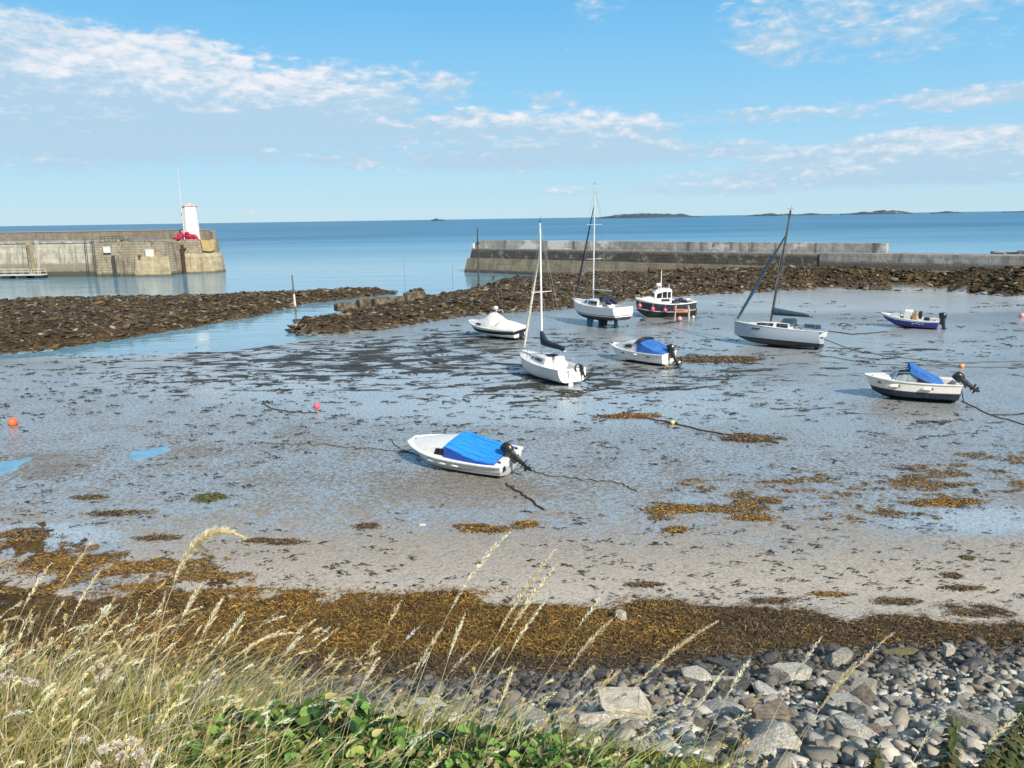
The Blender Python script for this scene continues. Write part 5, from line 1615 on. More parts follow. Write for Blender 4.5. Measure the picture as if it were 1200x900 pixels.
def reef_points(poly, front, n, lim):
    pts = []
    x0, x1 = max(poly[:, 0].min(), -lim), min(poly[:, 0].max(), lim)
    while sum(len(p) for p in pts) < n:
        y = rng.uniform(poly[:, 1].min(), poly[:, 1].max(), n * 2); x = rng.uniform(x0, x1, n * 2)
        u, _ = to_px(x, y, .3)
        ok = (sdist(x, y, poly) > -.6) & (u > -60) & (u < 1260)
        pts.append(np.stack([x[ok], y[ok]], 1))
    return np.concatenate(pts)[:n]


for poly, n, nm in ((left_poly, 12000, 'left'), (right_poly, 18000, 'right')):
    p = reef_points(poly, None, n, 130)
    z = terrain(p[:, 0], p[:, 1])
    sz = np.clip(rng.lognormal(math.log(.14), .50, n), .06, .62)
    pos = np.stack([p[:, 0], p[:, 1], z + sz * .12], 1)
    o = scatter('reef_boulders', ROCK1, pos, sz, M['reefstone'], pick(RB_C, n, .3), .35, stretch=np.stack([rng.uniform(.9, 1.7, n), rng.uniform(.8, 1.2, n), rng.uniform(.45, .8, n)], 1))
    tag(o, kind='stuff')
    if nm == 'left': tag(o, 'weed-brown boulders covering the rock bar on the left side', 'boulders')
    else: tag(o, 'weed-brown boulders covering the reef below the breakwater', 'boulders')

# shore shingle
def low_edge(x): return np.interp(x, [-20, -8, -2, 3, 7, 12, 20], [12.6, 12.9, 13.2, 13.8, 15.2, 15.6, 15.6])


GREY = [(.37, .345, .285), (.29, .265, .22), (.46, .43, .36), (.20, .182, .15), (.32, .275, .21), (.48, .45, .38), (.15, .137, .11), (.22, .20, .165)]
DARKS = [(.10, .095, .088), (.075, .07, .065), (.13, .115, .10), (.16, .14, .115)]
n = 12500
x = rng.uniform(-9, 15, n * 2); y = 5.5 + (low_edge(x) + .9 - 5.5) * rng.random(n * 2) ** .85
ok = y > crest(x) + 1.5
x, y = x[ok][:n], y[ok][:n]; n = len(x)
sz = np.clip(rng.lognormal(math.log(.055), .48, n), .02, .15)
z = terrain(x, y)
wetf = sstep(y - np.interp(x, [-8, 0, 4, 8], [10.4, 10.8, 11.6, 13.0]), 0, 2.0)[:, None]
tints = pick(GREY, n) * (1 - wetf) + pick(DARKS, n) * wetf
o = scatter('shingle', ROCK1, np.stack([x, y, z + sz * .25], 1), sz, M['stone'], tints, .6)
tag(o, 'loose grey shingle covering the upper beach below the bank', 'shingle', kind='stuff')

# sea-weed draped pebbles at the foot of the shingle are part of that mass; the larger stones are single things
STONE_MATS = [pm('pale_grey_stone', (.52, .485, .41), (.28, .255, .21), 7, .9, bump=.8, bscale=12, dist=.04),
              pm('mid_grey_stone', (.34, .315, .26), (.17, .155, .128), 7, .9, bump=.8, bscale=12, dist=.04),
              pm('dark_wet_stone', (.085, .08, .074), (.04, .038, .034), 4, .55, bump=.55, bscale=12, dist=.04),
              pm('brown_stone', (.23, .185, .135), (.11, .09, .065), 4, .85, bump=.55, bscale=12, dist=.04)]
STONE_LAB = [('pale grey angular stone lying loose in the shingle below the bank', 'pale stones in the shingle'), ('mid grey angular stone lying loose in the shingle below the bank', 'mid grey stones in the shingle'),
             ('dark wet stone lying at the weedy foot of the shingle', 'dark stones at the foot of the shingle'), ('brownish angular stone lying loose in the shingle below the bank', 'brown stones in the shingle')]
stone_mesh = {}
for k in range(4):
    for i in range(6):
        me = bpy.data.meshes.new('stone')
        bv, bf = ROCK2[(i * 2 + k) % 12]
        me.from_pydata(bv.tolist(), [], bf.tolist()); me.materials.append(STONE_MATS[k]); me.shade_smooth(); me.set_sharp_from_angle(angle=R(22))
        stone_mesh[k, i] = me
cnt = 0
tries = 0
placed = []
while cnt < 270 and tries < 9000:
    tries += 1
    x = rnd.uniform(-6.5, 9.5); le = float(low_edge(x))
    y = rnd.uniform(6.6, le + .5)
    if y < float(crest(x)) + 2: continue
    s_ = min(.27, max(.09, rnd.lognormvariate(math.log(.13), .36))) * (1.0 if x > 0 else .85)
    u, v = to_px(x, y, tz(x, y))
    if not (-40 < u < 1240 and v < 930): continue
    if u < 380 and rnd.random() < .5: continue
    if any((x - a) ** 2 + (y - b) ** 2 < (.75 * (s_ + c_)) ** 2 for a, b, c_ in placed): continue
    placed.append((x, y, s_))
    dk = (y - le + 2.4) / 2.4
    k = 2 if rnd.random() < dk * 1.1 else rnd.choices([0, 1, 3], [.45, .42, .13])[0]
    o = bpy.data.objects.new('stone', stone_mesh[k, rnd.randrange(6)]); COL.objects.link(o)
    o.location = (x, y, tz(x, y) + s_ * .2)
    o.scale = (s_ * rnd.uniform(.85, 1.35), s_ * rnd.uniform(.8, 1.1), s_ * rnd.uniform(.7, 1.1))
    o.rotation_euler = (rnd.uniform(-.3, .3), rnd.uniform(-.3, .3), rnd.uniform(0, 6.28))
    tag(o, STONE_LAB[k][0], 'stone', STONE_LAB[k][1])
    cnt += 1

M['mossstone'] = pm('mossy_stone', (.16, .14, .055), (.09, .085, .05), 3, .85, bump=.6, bscale=9, dist=.05)
M['buff'] = pm('buff_stone', (.46, .42, .34), (.30, .27, .21), 3, .85, bump=.6, bscale=8, dist=.05)
HERO = [(735, 860, .44, .30, .30, 'buff', 'large pale buff boulder beside the green leaves at the bank foot', 5, 3, 0.0),
        (905, 862, .38, .2, .2, 3, 'long brown block lying in the shingle right of the buff boulder', 9, 1, .05),
        (1108, 770, .15, .13, .20, 0, 'upright pale square stone standing in the dark weed', 3, 7, .2),
        (1062, 772, .52, .13, .14, 'mossstone', 'long mossy log-shaped stone on the weed at the right', 6, 2, -.05),
        (728, 726, .16, .13, .18, 0, 'pale square stone standing on the golden weed belt', 4, 4, .3),
        (985, 779, .42, .26, .20, 1, 'grey humped boulder half buried in dark weed', 10, 5, .1),
        (815, 801, .36, .22, .15, 0, 'flat pale slab on top of the dark stones', 11, 6, .05),
        (925, 800, .34, .3, .22, 0, 'pale pointed boulder at the top of the shingle', 8, 8, .5),
        (1000, 838, .36, .24, .17, 0, 'broad pale flat boulder in the middle of the shingle', 1, 1, -.1),
        (1050, 838, .30, .2, .16, 1, 'grey flat boulder right of the broad pale boulder', 2, 3, .4),
        (860, 812, .38, .18, .15, 2, 'long dark boulder behind the pale slab', 7, 2, .1),
        (357, 381, 1.3, .8, .55, 2, 'dark boulder at the foot of the leaning banded pole', 4, 9, .2),
        (700, 705, .10, .08, .09, 0, 'tiny pale pebble on top of the golden weed', 0, 1, 0),
        (1010, 815, .26, .2, .15, 1, 'squat grey boulder behind the broad pale boulder', 5, 8, .9)]
for (u, v, a, b, c_, mk, lab, bi, sd_, ra) in HERO:
    z0 = .8
    for _ in range(6):
        q = G(u, v, z0); z0 = tz(q.x, q.y)
    bv, bf = rock_base(300 + sd_ * 7 + bi, 3)
    me = bpy.data.meshes.new('boulder'); me.from_pydata((bv / np.abs(bv).max(0)).tolist(), [], bf.tolist())
    me.materials.append(STONE_MATS[mk] if isinstance(mk, int) else M[mk]); me.shade_smooth(); me.set_sharp_from_angle(angle=R(22))
    o = bpy.data.objects.new('boulder', me); COL.objects.link(o)
    o.location = (q.x, q.y, z0 + c_ * .45); o.scale = (a, b, c_); o.rotation_euler = (rnd.uniform(-.08, .08), rnd.uniform(-.08, .08), ra)
    tag(o, lab, 'boulder')
# pale scrap on the sand
q = G(495, 620, 0)
me = bpy.data.meshes.new('shell'); bv, bf = ROCK2[3]; me.from_pydata(bv.tolist(), [], bf.tolist()); me.materials.append(M['board'])
o = bpy.data.objects.new('shell', me); COL.objects.link(o); o.location = (q.x, q.y, tz(q.x, q.y) + .02); o.scale = (.13, .08, .05)
tag(o, 'single small white shell on the open sand below the speedboat', 'shell')

# ------------------------------------------------------------------ seaweed
def fronds(name, xy, length, width, tints, mat, lift=.05, parent=None, origin=(0, 0, 0), dirs=None):
    """flat strap fronds lying over the ground, each a bent ribbon of three quads"""
    n = len(xy)
    a = rng.uniform(0, 2 * np.pi, n) if dirs is None else dirs
    d = np.stack([np.cos(a), np.sin(a)], 1); s_ = np.stack([-d[:, 1], d[:, 0]], 1)
    bend = rng.normal(0, .35, n)
    V_ = np.zeros((n, 8, 3), np.float32)
    lz = rng.uniform(.2, 1.0, n) * lift
    for j, t in enumerate((0, .33, .66, 1.0)):
        c = xy + d * (length * (t - .5))[:, None] + s_ * (bend * length * (t * t - .4))[:, None]
        w_ = width * (1.0, 1.25, 1.0, .35)[j] * .5
        zz = terrain(c[:, 0], c[:, 1]) + .008 + lz * (.5, 1.0, .85, .1)[j] + rng.normal(0, .004, n)
        til = rng.normal(0, .5, n) * width
        V_[:, j * 2, :2] = c - s_ * w_[:, None]; V_[:, j * 2, 2] = zz - til * .5
        V_[:, j * 2 + 1, :2] = c + s_ * w_[:, None]; V_[:, j * 2 + 1, 2] = zz + til * .5
    V_[:, :, 2] = np.maximum(V_[:, :, 2], terrain(V_[:, :, 0].ravel(), V_[:, :, 1].ravel()).reshape(n, 8) + .004)
    base = np.array([[0, 1, 3, 2], [2, 3, 5, 4], [4, 5, 7, 6]])
    F_ = (base[None] + (np.arange(n) * 8)[:, None, None]).reshape(-1, 4)
    vv = V_.reshape(-1, 3) - np.array(origin)
    o = np_mesh(name, vv, F_, mat, parent, colors=np.repeat(tints, 8, 0), smooth=True)
    o.location = origin
    return o


M['weed'] = tint_mat('seaweed_straps', .5, 9, .4, 0, dark=.5)
GOLD = [(.29, .16, .026), (.24, .125, .022), (.33, .19, .034), (.18, .096, .02), (.12, .066, .018), (.07, .042, .014)]
BROWN = [(.11, .068, .028), (.07, .045, .02), (.15, .095, .04), (.04, .027, .014), (.20, .13, .05)]
n = 60000
x = rng.uniform(-13, 13, n); y = rng.uniform(12.2, 23, n)
uu_w = np.interp(x, [-20, -12, -6, 0, 4, 8, 12, 18], [21.9, 21.4, 20.9, 20.2, 19.6, 18.6, 18.2, 18.6])
wnn = (fbm(x * .5, y * .9, 5, 51) - .5) * 2.6
ok = (uu_w - y + wnn + rng.normal(0, .28, n) > 0) & (y - low_edge(x) + wnn > -.6 + rng.random(n) * .8)
x, y = x[ok], y[ok]; n = len(x)
gd = np.interp(x, [-14, -7, -3, 1, 4, 6], [.45, .9, 1, .95, .75, .3]) * sstep(y, 15.2, 17.2)
clus = fbm(x * 1.1, y * 1.6, 3, 77)
isg = (rng.random(n) * .55 + clus * .6) < gd * .95
tints = np.where(isg[:, None], pick(GOLD, n, .14), pick(BROWN, n, .14)).astype(np.float32) * (.45 + 1.25 * fbm(x * .8, y * 1.6, 4, 78))[:, None].astype(np.float32)
o = fronds('seaweed_belt', np.stack([x, y], 1), rng.uniform(.06, .24, n), rng.uniform(.008, .020, n), tints, M['weed'], .08)
tag(o, 'belt of golden and brown seaweed along the top of the beach', 'seaweed', kind='stuff')

# single clumps on the sand
CL = [(570, 621, 40, 5, 1, 'long golden seaweed clump on the sand below the speedboat'), (617, 615, 18, 5, 1, 'short seaweed clump beside the long golden one below the speedboat'),
      (1050, 711, 32, 8, 0, 'tattered brown seaweed clump nearest the dark weed belt at the right'), (905, 709, 34, 6, 0, 'flat brown seaweed clump on pale sand right of the golden belt'),
      (755, 687, 22, 4, 0, 'small dark seaweed clump on pale sand above the golden belt'), (1127, 691, 26, 4, 0, 'narrow dark seaweed clump on pale sand at the right'), (1116, 676, 11, 4, 0, 'small dark rounded seaweed clump at the right'),
      (971, 700, 28, 4, 1, 'thin double seaweed clump on pale sand between larger ones'), (1140, 727, 30, 8, 0, 'ragged seaweed clump at the right edge of the pale sand'), (245, 584, 20, 6, 2, 'greenish rounded seaweed clump left of the speedboat'),
      (800, 598, 55, 6, 1, 'golden seaweed streak at the left end of the scattered weed'), (882, 607, 34, 5, 1, 'short golden streak below the scattered weed'), (792, 621, 16, 4, 1, 'small golden tuft below the left streak'),
      (1110, 589, 48, 6, 1, 'bright golden streak at the right of the scattered weed'), (140, 602, 45, 4, 0, 'long dark seaweed streak on the left sand'), (105, 583, 22, 3, 0, 'thin dark seaweed streak above the long left one'),
      (1133, 655, 6, 3, 2, 'tiny green tuft on pale sand at the right'), (880, 514, 40, 5, 0, 'dark weed tangle on the chain in the middle of the mud'), (742, 488, 38, 3, 1, 'weed strip at the left end of the weed-grown chain'),
      (840, 421, 55, 4, 0, 'weed bank right of the blue-covered cabin boat engine'), (335, 636, 26, 4, 0, 'dark seaweed scrap left of centre above the pale plume'), (185, 631, 30, 4, 0, 'dark seaweed scraps on the left sand'),
      (280, 694, 46, 6, 1, 'golden seaweed clump at the left end of the belt'), (165, 690, 40, 6, 1, 'golden seaweed clump in the left shallows'), (70, 662, 70, 14, 1, 'large golden weed bed in the left shallows'), (160, 668, 40, 6, 1, 'weed tail trailing right of the large left bed'),
      (430, 617, 16, 4, 0, 'small dark scrap left of the long golden clump'), (305, 634, 16, 3, 0, 'thin dark scrap near the pale plume'), (30, 625, 26, 7, 0, 'dark weed patch at the left edge')]
for (u, v, ru, rv, kind_, lab) in CL:
    c0 = G(u, v, .0); c0 = G(u, v, tz(c0.x, c0.y))
    rx = G(u + ru, v, 0).x - G(u, v, 0).x; ry = abs(G(u, v - rv, 0).y - G(u, v + rv, 0).y) / 2
    n = int(min(2400, 140 + 420 * rx * ry))
    tt = rng.normal(0, .42, (n, 2)); tt = tt[(tt ** 2).sum(1) < 1.1]
    xy = np.stack([c0.x + tt[:, 0] * rx, c0.y + tt[:, 1] * ry], 1)
    n = len(xy)
    cols = {0: BROWN, 1: GOLD, 2: [(.10, .10, .03), (.07, .075, .025), (.13, .12, .04)]}[kind_]
    dep = c0.y / 20
    o = fronds('seaweed_clump', xy, rng.uniform(.10, .26, n) * dep ** .5, rng.uniform(.014, .032, n) * dep, pick(cols, n, .25), M['weed'], .05 * dep ** .5, origin=(c0.x, c0.y, tz(c0.x, c0.y)))
    tag(o, lab, 'seaweed', 'seaweed clumps lying on the sand')

# broken golden weed scattered over the right-hand sand: no single clumps to be told apart
n = 52000
lf = rng.random(n) < .4
pu = np.where(lf, rng.uniform(-30, 300, n), rng.uniform(760, 1215, n)); pv = np.where(lf, rng.uniform(612, 712, n), rng.uniform(530, 614, n))
cxv = np.interp(pu, [0, 120, 300, 760, 960, 1100, 1215], [655, 668, 694, 604, 583, 565, 556])
pos = np.array([G(a, b, 0)[:2] for a, b in zip(pu, pv)])
cl = fbm(pos[:, 0] * .42, pos[:, 1] * .62, 4, 141)
cl2 = fbm(pos[:, 0] * 1.3, pos[:, 1] * 2.0, 3, 143)
ok = (cl * .55 + cl2 * .55 - np.abs(pv - cxv) / 26 * .11 + rng.normal(0, .035, n)) > np.where(lf, .565, .585)
pos = pos[ok]; n = len(pos)
o = fronds('seaweed_litter', pos, rng.uniform(.10, .28, n), rng.uniform(.014, .034, n), np.where(rng.random((n, 1)) < .7, pick(GOLD, n, .25), pick(BROWN, n, .25)).astype(np.float32), M['weed'], .045)
tag(o, 'broken golden seaweed littered over the left and right sand', 'seaweed', kind='stuff')

# scraps all over the flat: uncountable
n = 5200
pv = rng.uniform(352, 735, n) ; pu = rng.uniform(-30, 1230, n)
pos = np.array([G(a, b, 0)[:2] for a, b in zip(pu, pv)])
ok = (sdist(pos[:, 0], pos[:, 1], sand_poly) > .5) & (sdist(pos[:, 0], pos[:, 1], right_poly) < -.3) & (sdist(pos[:, 0], pos[:, 1], left_poly) < -.3)
ok &= (fbm(pos[:, 0] * .14, pos[:, 1] * .1, 3, 91) + rng.normal(0, .1, n)) > .49
ok &= rng.random(n) < np.interp(pv, [352, 400, 470, 520, 640, 720], [.5, 1, .8, .38, .3, .4])
pos = pos[ok]; n = len(pos)
dep = np.clip(pos[:, 1] / 26, .6, 3)
rep = rng.integers(2, 6, n)
px_ = np.repeat(pos, rep, 0); dp = np.repeat(dep, rep); n = len(px_)
px_ = px_ + rng.normal(0, 1, (n, 2)) * np.stack([dp * .16, dp * .10], 1)
o = fronds('seaweed_scraps', px_, rng.uniform(.08, .30, n) * dp, rng.uniform(.025, .05, n) * dp, pick([(.03, .026, .02), (.02, .018, .015), (.05, .038, .02), (.07, .055, .022)], n, .25), M['weed'], .05, dirs=rng.normal(0, .5, n))
tag(o, 'dark seaweed scraps strewn over the whole wet sand', 'seaweed', kind='stuff')

# ------------------------------------------------------------------ grass, seed heads and leafy plants on the bank
def blade_mat(name, trans=.35, rough=.55):
    mt, nt, bs = material(name)
    a = nt.new('ShaderNodeAttribute'); a.attribute_name = 'tint'
    nt.l.new(a.outputs['Color'], bs.inputs['Base Color'])
    bs.inputs['Roughness'].default_value = rough
    bs.inputs['Specular IOR Level'].default_value = .3
    tr = nt.new('ShaderNodeBsdfTranslucent'); nt.l.new(a.outputs['Color'], tr.inputs['Color'])
    mx = nt.new('ShaderNodeMixShader'); mx.inputs[0].default_value = trans
    nt.l.new(bs.outputs[0], mx.inputs[1]); nt.l.new(tr.outputs[0], mx.inputs[2])
    out = [q for q in nt.n if q.type == 'OUTPUT_MATERIAL'][0]
    nt.l.new(mx.outputs[0], out.inputs['Surface'])
    return mt


M['blade'] = blade_mat('grass_blade', .55)
M['leaf'] = blade_mat('green_leaf', .30, .42)
M['straw'] = blade_mat('dry_straw', .4, .7)


def blades(base, height, lean, width, tints, droop, seg=6):
    """curved ribbons: base (n,3), lean (n,2) sideways reach at the tip, returns verts, quads, colours and tips"""
    n = len(base)
    V_ = np.zeros((n, (seg + 1) * 2, 3), np.float32)
    wd = np.stack([-lean[:, 1], lean[:, 0]], 1); wd = wd / (np.linalg.norm(wd, axis=1, keepdims=True) + 1e-6)
    mixr = rng.uniform(-1, 1, (n, 2)); wd = wd * .5 + mixr; wd /= np.linalg.norm(wd, axis=1, keepdims=True)
    for j in range(seg + 1):
        t = j / seg
        c = base.copy()
        c[:, :2] += lean * (t ** 1.8)[..., None] if np.ndim(t) else lean * (t ** 1.8)
        c[:, 2] += height * (t - droop * t ** 3)
        w_ = width * (1 - .85 * t ** 1.5) * .5
        V_[:, j * 2] = c; V_[:, j * 2 + 1] = c
        V_[:, j * 2, :2] -= wd * w_[:, None]; V_[:, j * 2 + 1, :2] += wd * w_[:, None]
    q = np.array([[2 * j, 2 * j + 1, 2 * j + 3, 2 * j + 2] for j in range(seg)])
    F_ = (q[None] + (np.arange(n) * (seg + 1) * 2)[:, None, None]).reshape(-1, 4)
    sh = np.tile(np.repeat(np.linspace(.55, 1.05, seg + 1), 2), (n, 1))[..., None]
    C_ = (tints[:, None, :] * np.ones_like(sh)).reshape(-1, 3)
    return V_.reshape(-1, 3), F_, C_


STRAW = [(.82, .68, .38), (.86, .74, .46), (.74, .58, .30), (.88, .80, .58), (.60, .47, .22)]
GREENG = [(.34, .40, .06), (.44, .46, .09), (.26, .34, .05), (.52, .50, .13), (.60, .55, .19)]


def bank_points(n, x0, x1, y0, y1):
    x = rng.uniform(x0, x1, n); y = rng.uniform(y0, y1, n)
    return x, y


# short and mid grass
n = 24000
x, y = bank_points(n, -4.2, 3.4, 1.5, 4.1)
yc = crest(x)
dens = np.interp(x, [-4, -.9, -.3, .6, 1.0, 1.6, 3.4], [1, 1, .75, .6, .55, .3, .25])
ok = (y < yc + .25) & (rng.random(n) < dens)
x, y = x[ok], y[ok]; n = len(x)
z = terrain(x, y) - .03
green = rng.random(n) < np.interp(x, [-4, -2, -.8, .4, 1.5], [.42, .42, .55, .75, .6])
tints = np.where(green[:, None], pick(GREENG, n, .2), pick(STRAW, n, .2)).astype(np.float32)
h = np.where(green, rng.uniform(.18, .44, n), rng.uniform(.2, .5, n)) * np.interp(x, [-4, -1.3, -.7, .8, 3], [1.05, 1.0, .62, .5, .5])
le = np.stack([rng.normal(.20, .16, n), rng.normal(0, .10, n)], 1) * (h / .4)[:, None]
v, f, c = blades(np.stack([x, y, z], 1), h, le, rng.uniform(.004, .009, n), tints, rng.uniform(.05, .45, n))
o = np_mesh('bank_grass', v, f, M['blade'], colors=c)
tag(o, 'mixed green and straw grass covering the bank in the foreground', 'grass', kind='stuff')


def seed_stalks(base, height, lean, droop, thick, head_len, nsp, tints, sp_len=.02, sp_w=.006):
    """stems plus feathery seed heads; returns (stem data, head data)"""
    n = len(base); seg = 8
    V_, F_, C_ = [], [], []
    def at(i_, t):
        c = base[i_].copy()
        c[:, :2] += lean[i_] * (t ** 1.7)[:, None]
        c[:, 2] += height[i_] * (t - droop[i_] * t ** 4)
        return c
    ia = np.arange(n)
    rings = []
    for j in range(seg + 1):
        t = np.full(n, j / seg)
        c = at(ia, t); r = thick * (1 - .6 * j / seg)
        ring = np.stack([c + np.stack([np.cos(k) * r, np.sin(k) * r, np.zeros(n)], 1) for k in (0, 2.09, 4.19)], 1)
        rings.append(ring)
    S = np.stack(rings, 1).reshape(n, (seg + 1) * 3, 3)
    q = np.array([[j * 3 + k, j * 3 + (k + 1) % 3, (j + 1) * 3 + (k + 1) % 3, (j + 1) * 3 + k] for j in range(seg) for k in range(3)])
    stem = (S.reshape(-1, 3), (q[None] + (ia * (seg + 1) * 3)[:, None, None]).reshape(-1, 4), np.repeat(tints, (seg + 1) * 3, 0))
    idx = np.repeat(ia, nsp); m_ = len(idx)
    t = 1 - head_len[idx] * rng.random(m_) ** .9
    c = at(idx, t); c2 = at(idx, np.minimum(1.0, t + .02))
    ax = c2 - at(idx, t - .02); ax /= np.linalg.norm(ax, axis=1, keepdims=True) + 1e-6
    rel = (1 - t) / head_len[idx]
    spread = np.sin(np.clip(rel, 0.05, 1) * np.pi) * .8 + .25
    rd = rng.normal(0, 1, (m_, 3)); rd -= ax * (rd * ax).sum(1, keepdims=True); rd /= np.linalg.norm(rd, axis=1, keepdims=True) + 1e-6
    L_ = sp_len * rng.uniform(.6, 1.3, m_) * spread
    tip = c + ax * (L_ * 1.1)[:, None] + rd * (L_ * .75)[:, None]
    sd_ = np.cross(ax, rd); sd_ *= (sp_w * rng.uniform(.6, 1.2, m_))[:, None] * .5
    mid = c + (tip - c) * .55
    Q = np.stack([c, mid - sd_, tip, mid + sd_], 1)
    head = (Q.reshape(-1, 3), np.arange(m_ * 4).reshape(-1, 4), np.repeat(np.clip(tints[idx] * rng.uniform(.85, 1.25, (m_, 1)), 0, .9), 4, 0))
    return stem, head


def join(parts):
    V_, F_, C_ = [], [], []; o = 0
    for v, f, c in parts:
        V_.append(v); F_.append(f + o); C_.append(c); o += len(v)
    return np.concatenate(V_), np.concatenate(F_), np.concatenate(C_)


# the uncounted tall straw
n = 1900
x, y = bank_points(n, -4.0, 3.0, 2.0, 3.8)
dens = np.interp(x, [-4, -1.5, -.9, -.5, -.1, .5, .9, 1.3, 3], [1, 1, .5, .25, .35, .3, .15, .08, .08])
ok = (y < crest(x) + .35) & (rng.random(n) < dens)
x, y = x[ok], y[ok]; n = len(x)
z = terrain(x, y) - .03
h = rng.uniform(.34, .76, n) * np.interp(x, [-4, -1.6, -.9, .1, .8, 3], [1.0, .95, .72, .72, .6, .5])
le = np.stack([rng.normal(.30, .16, n), rng.normal(.0, .12, n)], 1) * (h / .7)[:, None]
tn = pick(STRAW, n, .2).astype(np.float32)
st, hd = seed_stalks(np.stack([x, y, z], 1), h, le, rng.uniform(.02, .25, n), np.full(n, .0012), rng.uniform(.12, .26, n), 50, tn, .015, .0032)
v, f, c = join([st, hd])
o = np_mesh('tall_straw', v, f, M['straw'], colors=c)
tag(o, 'dense tall dry straw with seed heads leaning right on the bank', 'grass', kind='stuff')

# the stalks that stand out one by one
# (root px, root py, tip px, tip py, distance Y, head share, droop, spikelets, spikelet length, thickness, label)
ST = [(182, 832, 285, 630, 2.75, .42, .34, 700, .029, .0020, 'thick pale plume with arched tip, tallest at the left'),
      (478, 872, 597, 624, 2.6, .34, .10, 240, .018, .0016, 'tallest seed stalk left of the twin stalks, tip bent right'),
      (528, 886, 655, 638, 2.5, .34, .03, 240, .018, .0016, 'taller of the twin seed stalks in the centre'),
      (545, 884, 652, 662, 2.55, .30, .03, 200, .018, .0016, 'shorter of the twin seed stalks in the centre'),
      (560, 880, 640, 703, 2.6, .30, .05, 160, .016, .0015, 'slim stalk just right of the twin stalks'),
      (404, 896, 470, 704, 2.5, .12, .0, 60, .014, .0013, 'thin straight dark stalk left of centre'),
      (600, 880, 704, 702, 2.5, .14, .0, 70, .015, .0013, 'thin straight stalk with short head right of centre'),
      (625, 850, 722, 722, 2.6, .34, .05, 180, .018, .0016, 'feathery stalk leaning over the buff boulder'),
      (690, 850, 842, 728, 2.4, .42, .14, 240, .018, .0016, 'stalk sweeping low to the right above the buff boulder'),
      (915, 890, 1048, 741, 2.2, .40, .08, 240, .016, .0015, 'long stalk crossing the stones at the right'),
      (935, 870, 1005, 775, 2.3, .30, .05, 130, .015, .0013, 'small stalk under the long right-hand stalk'),
      (905, 830, 963, 746, 2.4, .28, .03, 120, .015, .0013, 'short stalk standing before the grey humped boulder'),
      (835, 845, 880, 772, 2.4, .30, .03, 110, .015, .0013, 'short stalk before the flat pale slab'),
      (800, 840, 848, 786, 2.4, .30, .06, 100, .015, .0013, 'smallest stalk before the dark stones'),
      (1120, 905, 1196, 836, 2.1, .30, .06, 140, .015, .0014, 'stalk leaning out at the lower right corner'),
      (1060, 905, 1110, 830, 2.1, .30, .05, 100, .014, .0013, 'stalk between the nettles at the lower right'),
      (232, 800, 352, 742, 2.9, .40, .34, 170, .018, .0015, 'stalk bowed nearly flat over the golden weed at the left'),
      (20, 800, 112, 628, 2.9, .22, .02, 120, .015, .0013, 'tall faint stalk near the left edge'),
      (55, 790, 118, 668, 2.9, .26, .06, 140, .016, .0014, 'stalk right of the faint one near the left edge'),
      (190, 780, 236, 684, 2.9, .24, .05, 140, .018, .0014, 'upright stalk with feathery head left of the plume'),
      (215, 800, 262, 700, 2.9, .28, .06, 150, .018, .0014, 'feathery stalk directly under the plume'),
      (240, 800, 288, 716, 2.9, .30, .05, 140, .018, .0014, 'feathery stalk below right of the plume'),
      (0, 760, 60, 660, 3.0, .28, .06, 140, .016, .0014, 'stalk rising at the very left edge'),
      (400, 880, 445, 770, 2.6, .26, .06, 110, .016, .0013, 'low stalk before the green leaves'),
      (505, 880, 545, 720, 2.6, .26, .04, 150, .016, .0014, 'stalk left of the tallest centre stalk foot'),
      (455, 880, 520, 735, 2.6, .30, .06, 150, .016, .0014, 'curved stalk above the leaves left of the twin stalks'),
      (570, 890, 600, 790, 2.4, .26, .06, 120, .016, .0014, 'short pale stalk below the slim centre stalk')]
for (u0, v0, u1, v1, Yd, hs_, dr, ns, sl, th, lab) in ST:
    a = atY(u0, v0, Yd); zt_ = tz(a.x, a.y) - .02
    b = atY(u1, v1, Yd + rnd.uniform(-.1, .15))
    d = Vector((b.x - a.x, b.y - a.y)); Hh = a.z
    # carry the foot down to the ground along the stem line
    fx = a.x - (a.z - zt_) * .18; fy = a.y; fz = tz(fx, fy) - .02
    hgt = (b.z - fz) / (1 - dr)
    s_, hd = seed_stalks(np.zeros((1, 3)), np.array([hgt]), np.array([[b.x - fx, b.y - fy]]), np.array([dr]), np.array([th]), np.array([hs_]), ns, np.array([rnd.choice([(.80, .70, .48), (.84, .76, .56), (.72, .60, .38)])], np.float32), sl, .0048)
    r_ = tag(empty('grass_stalk', (fx, fy, fz)), lab, 'grass stalk', 'tall seeded grass stalks')
    np_mesh('stem', s_[0], s_[1], M['straw'], r_, colors=s_[2], smooth=True)
    np_mesh('seed_head', hd[0], hd[1], M['straw'], r_, colors=hd[2])


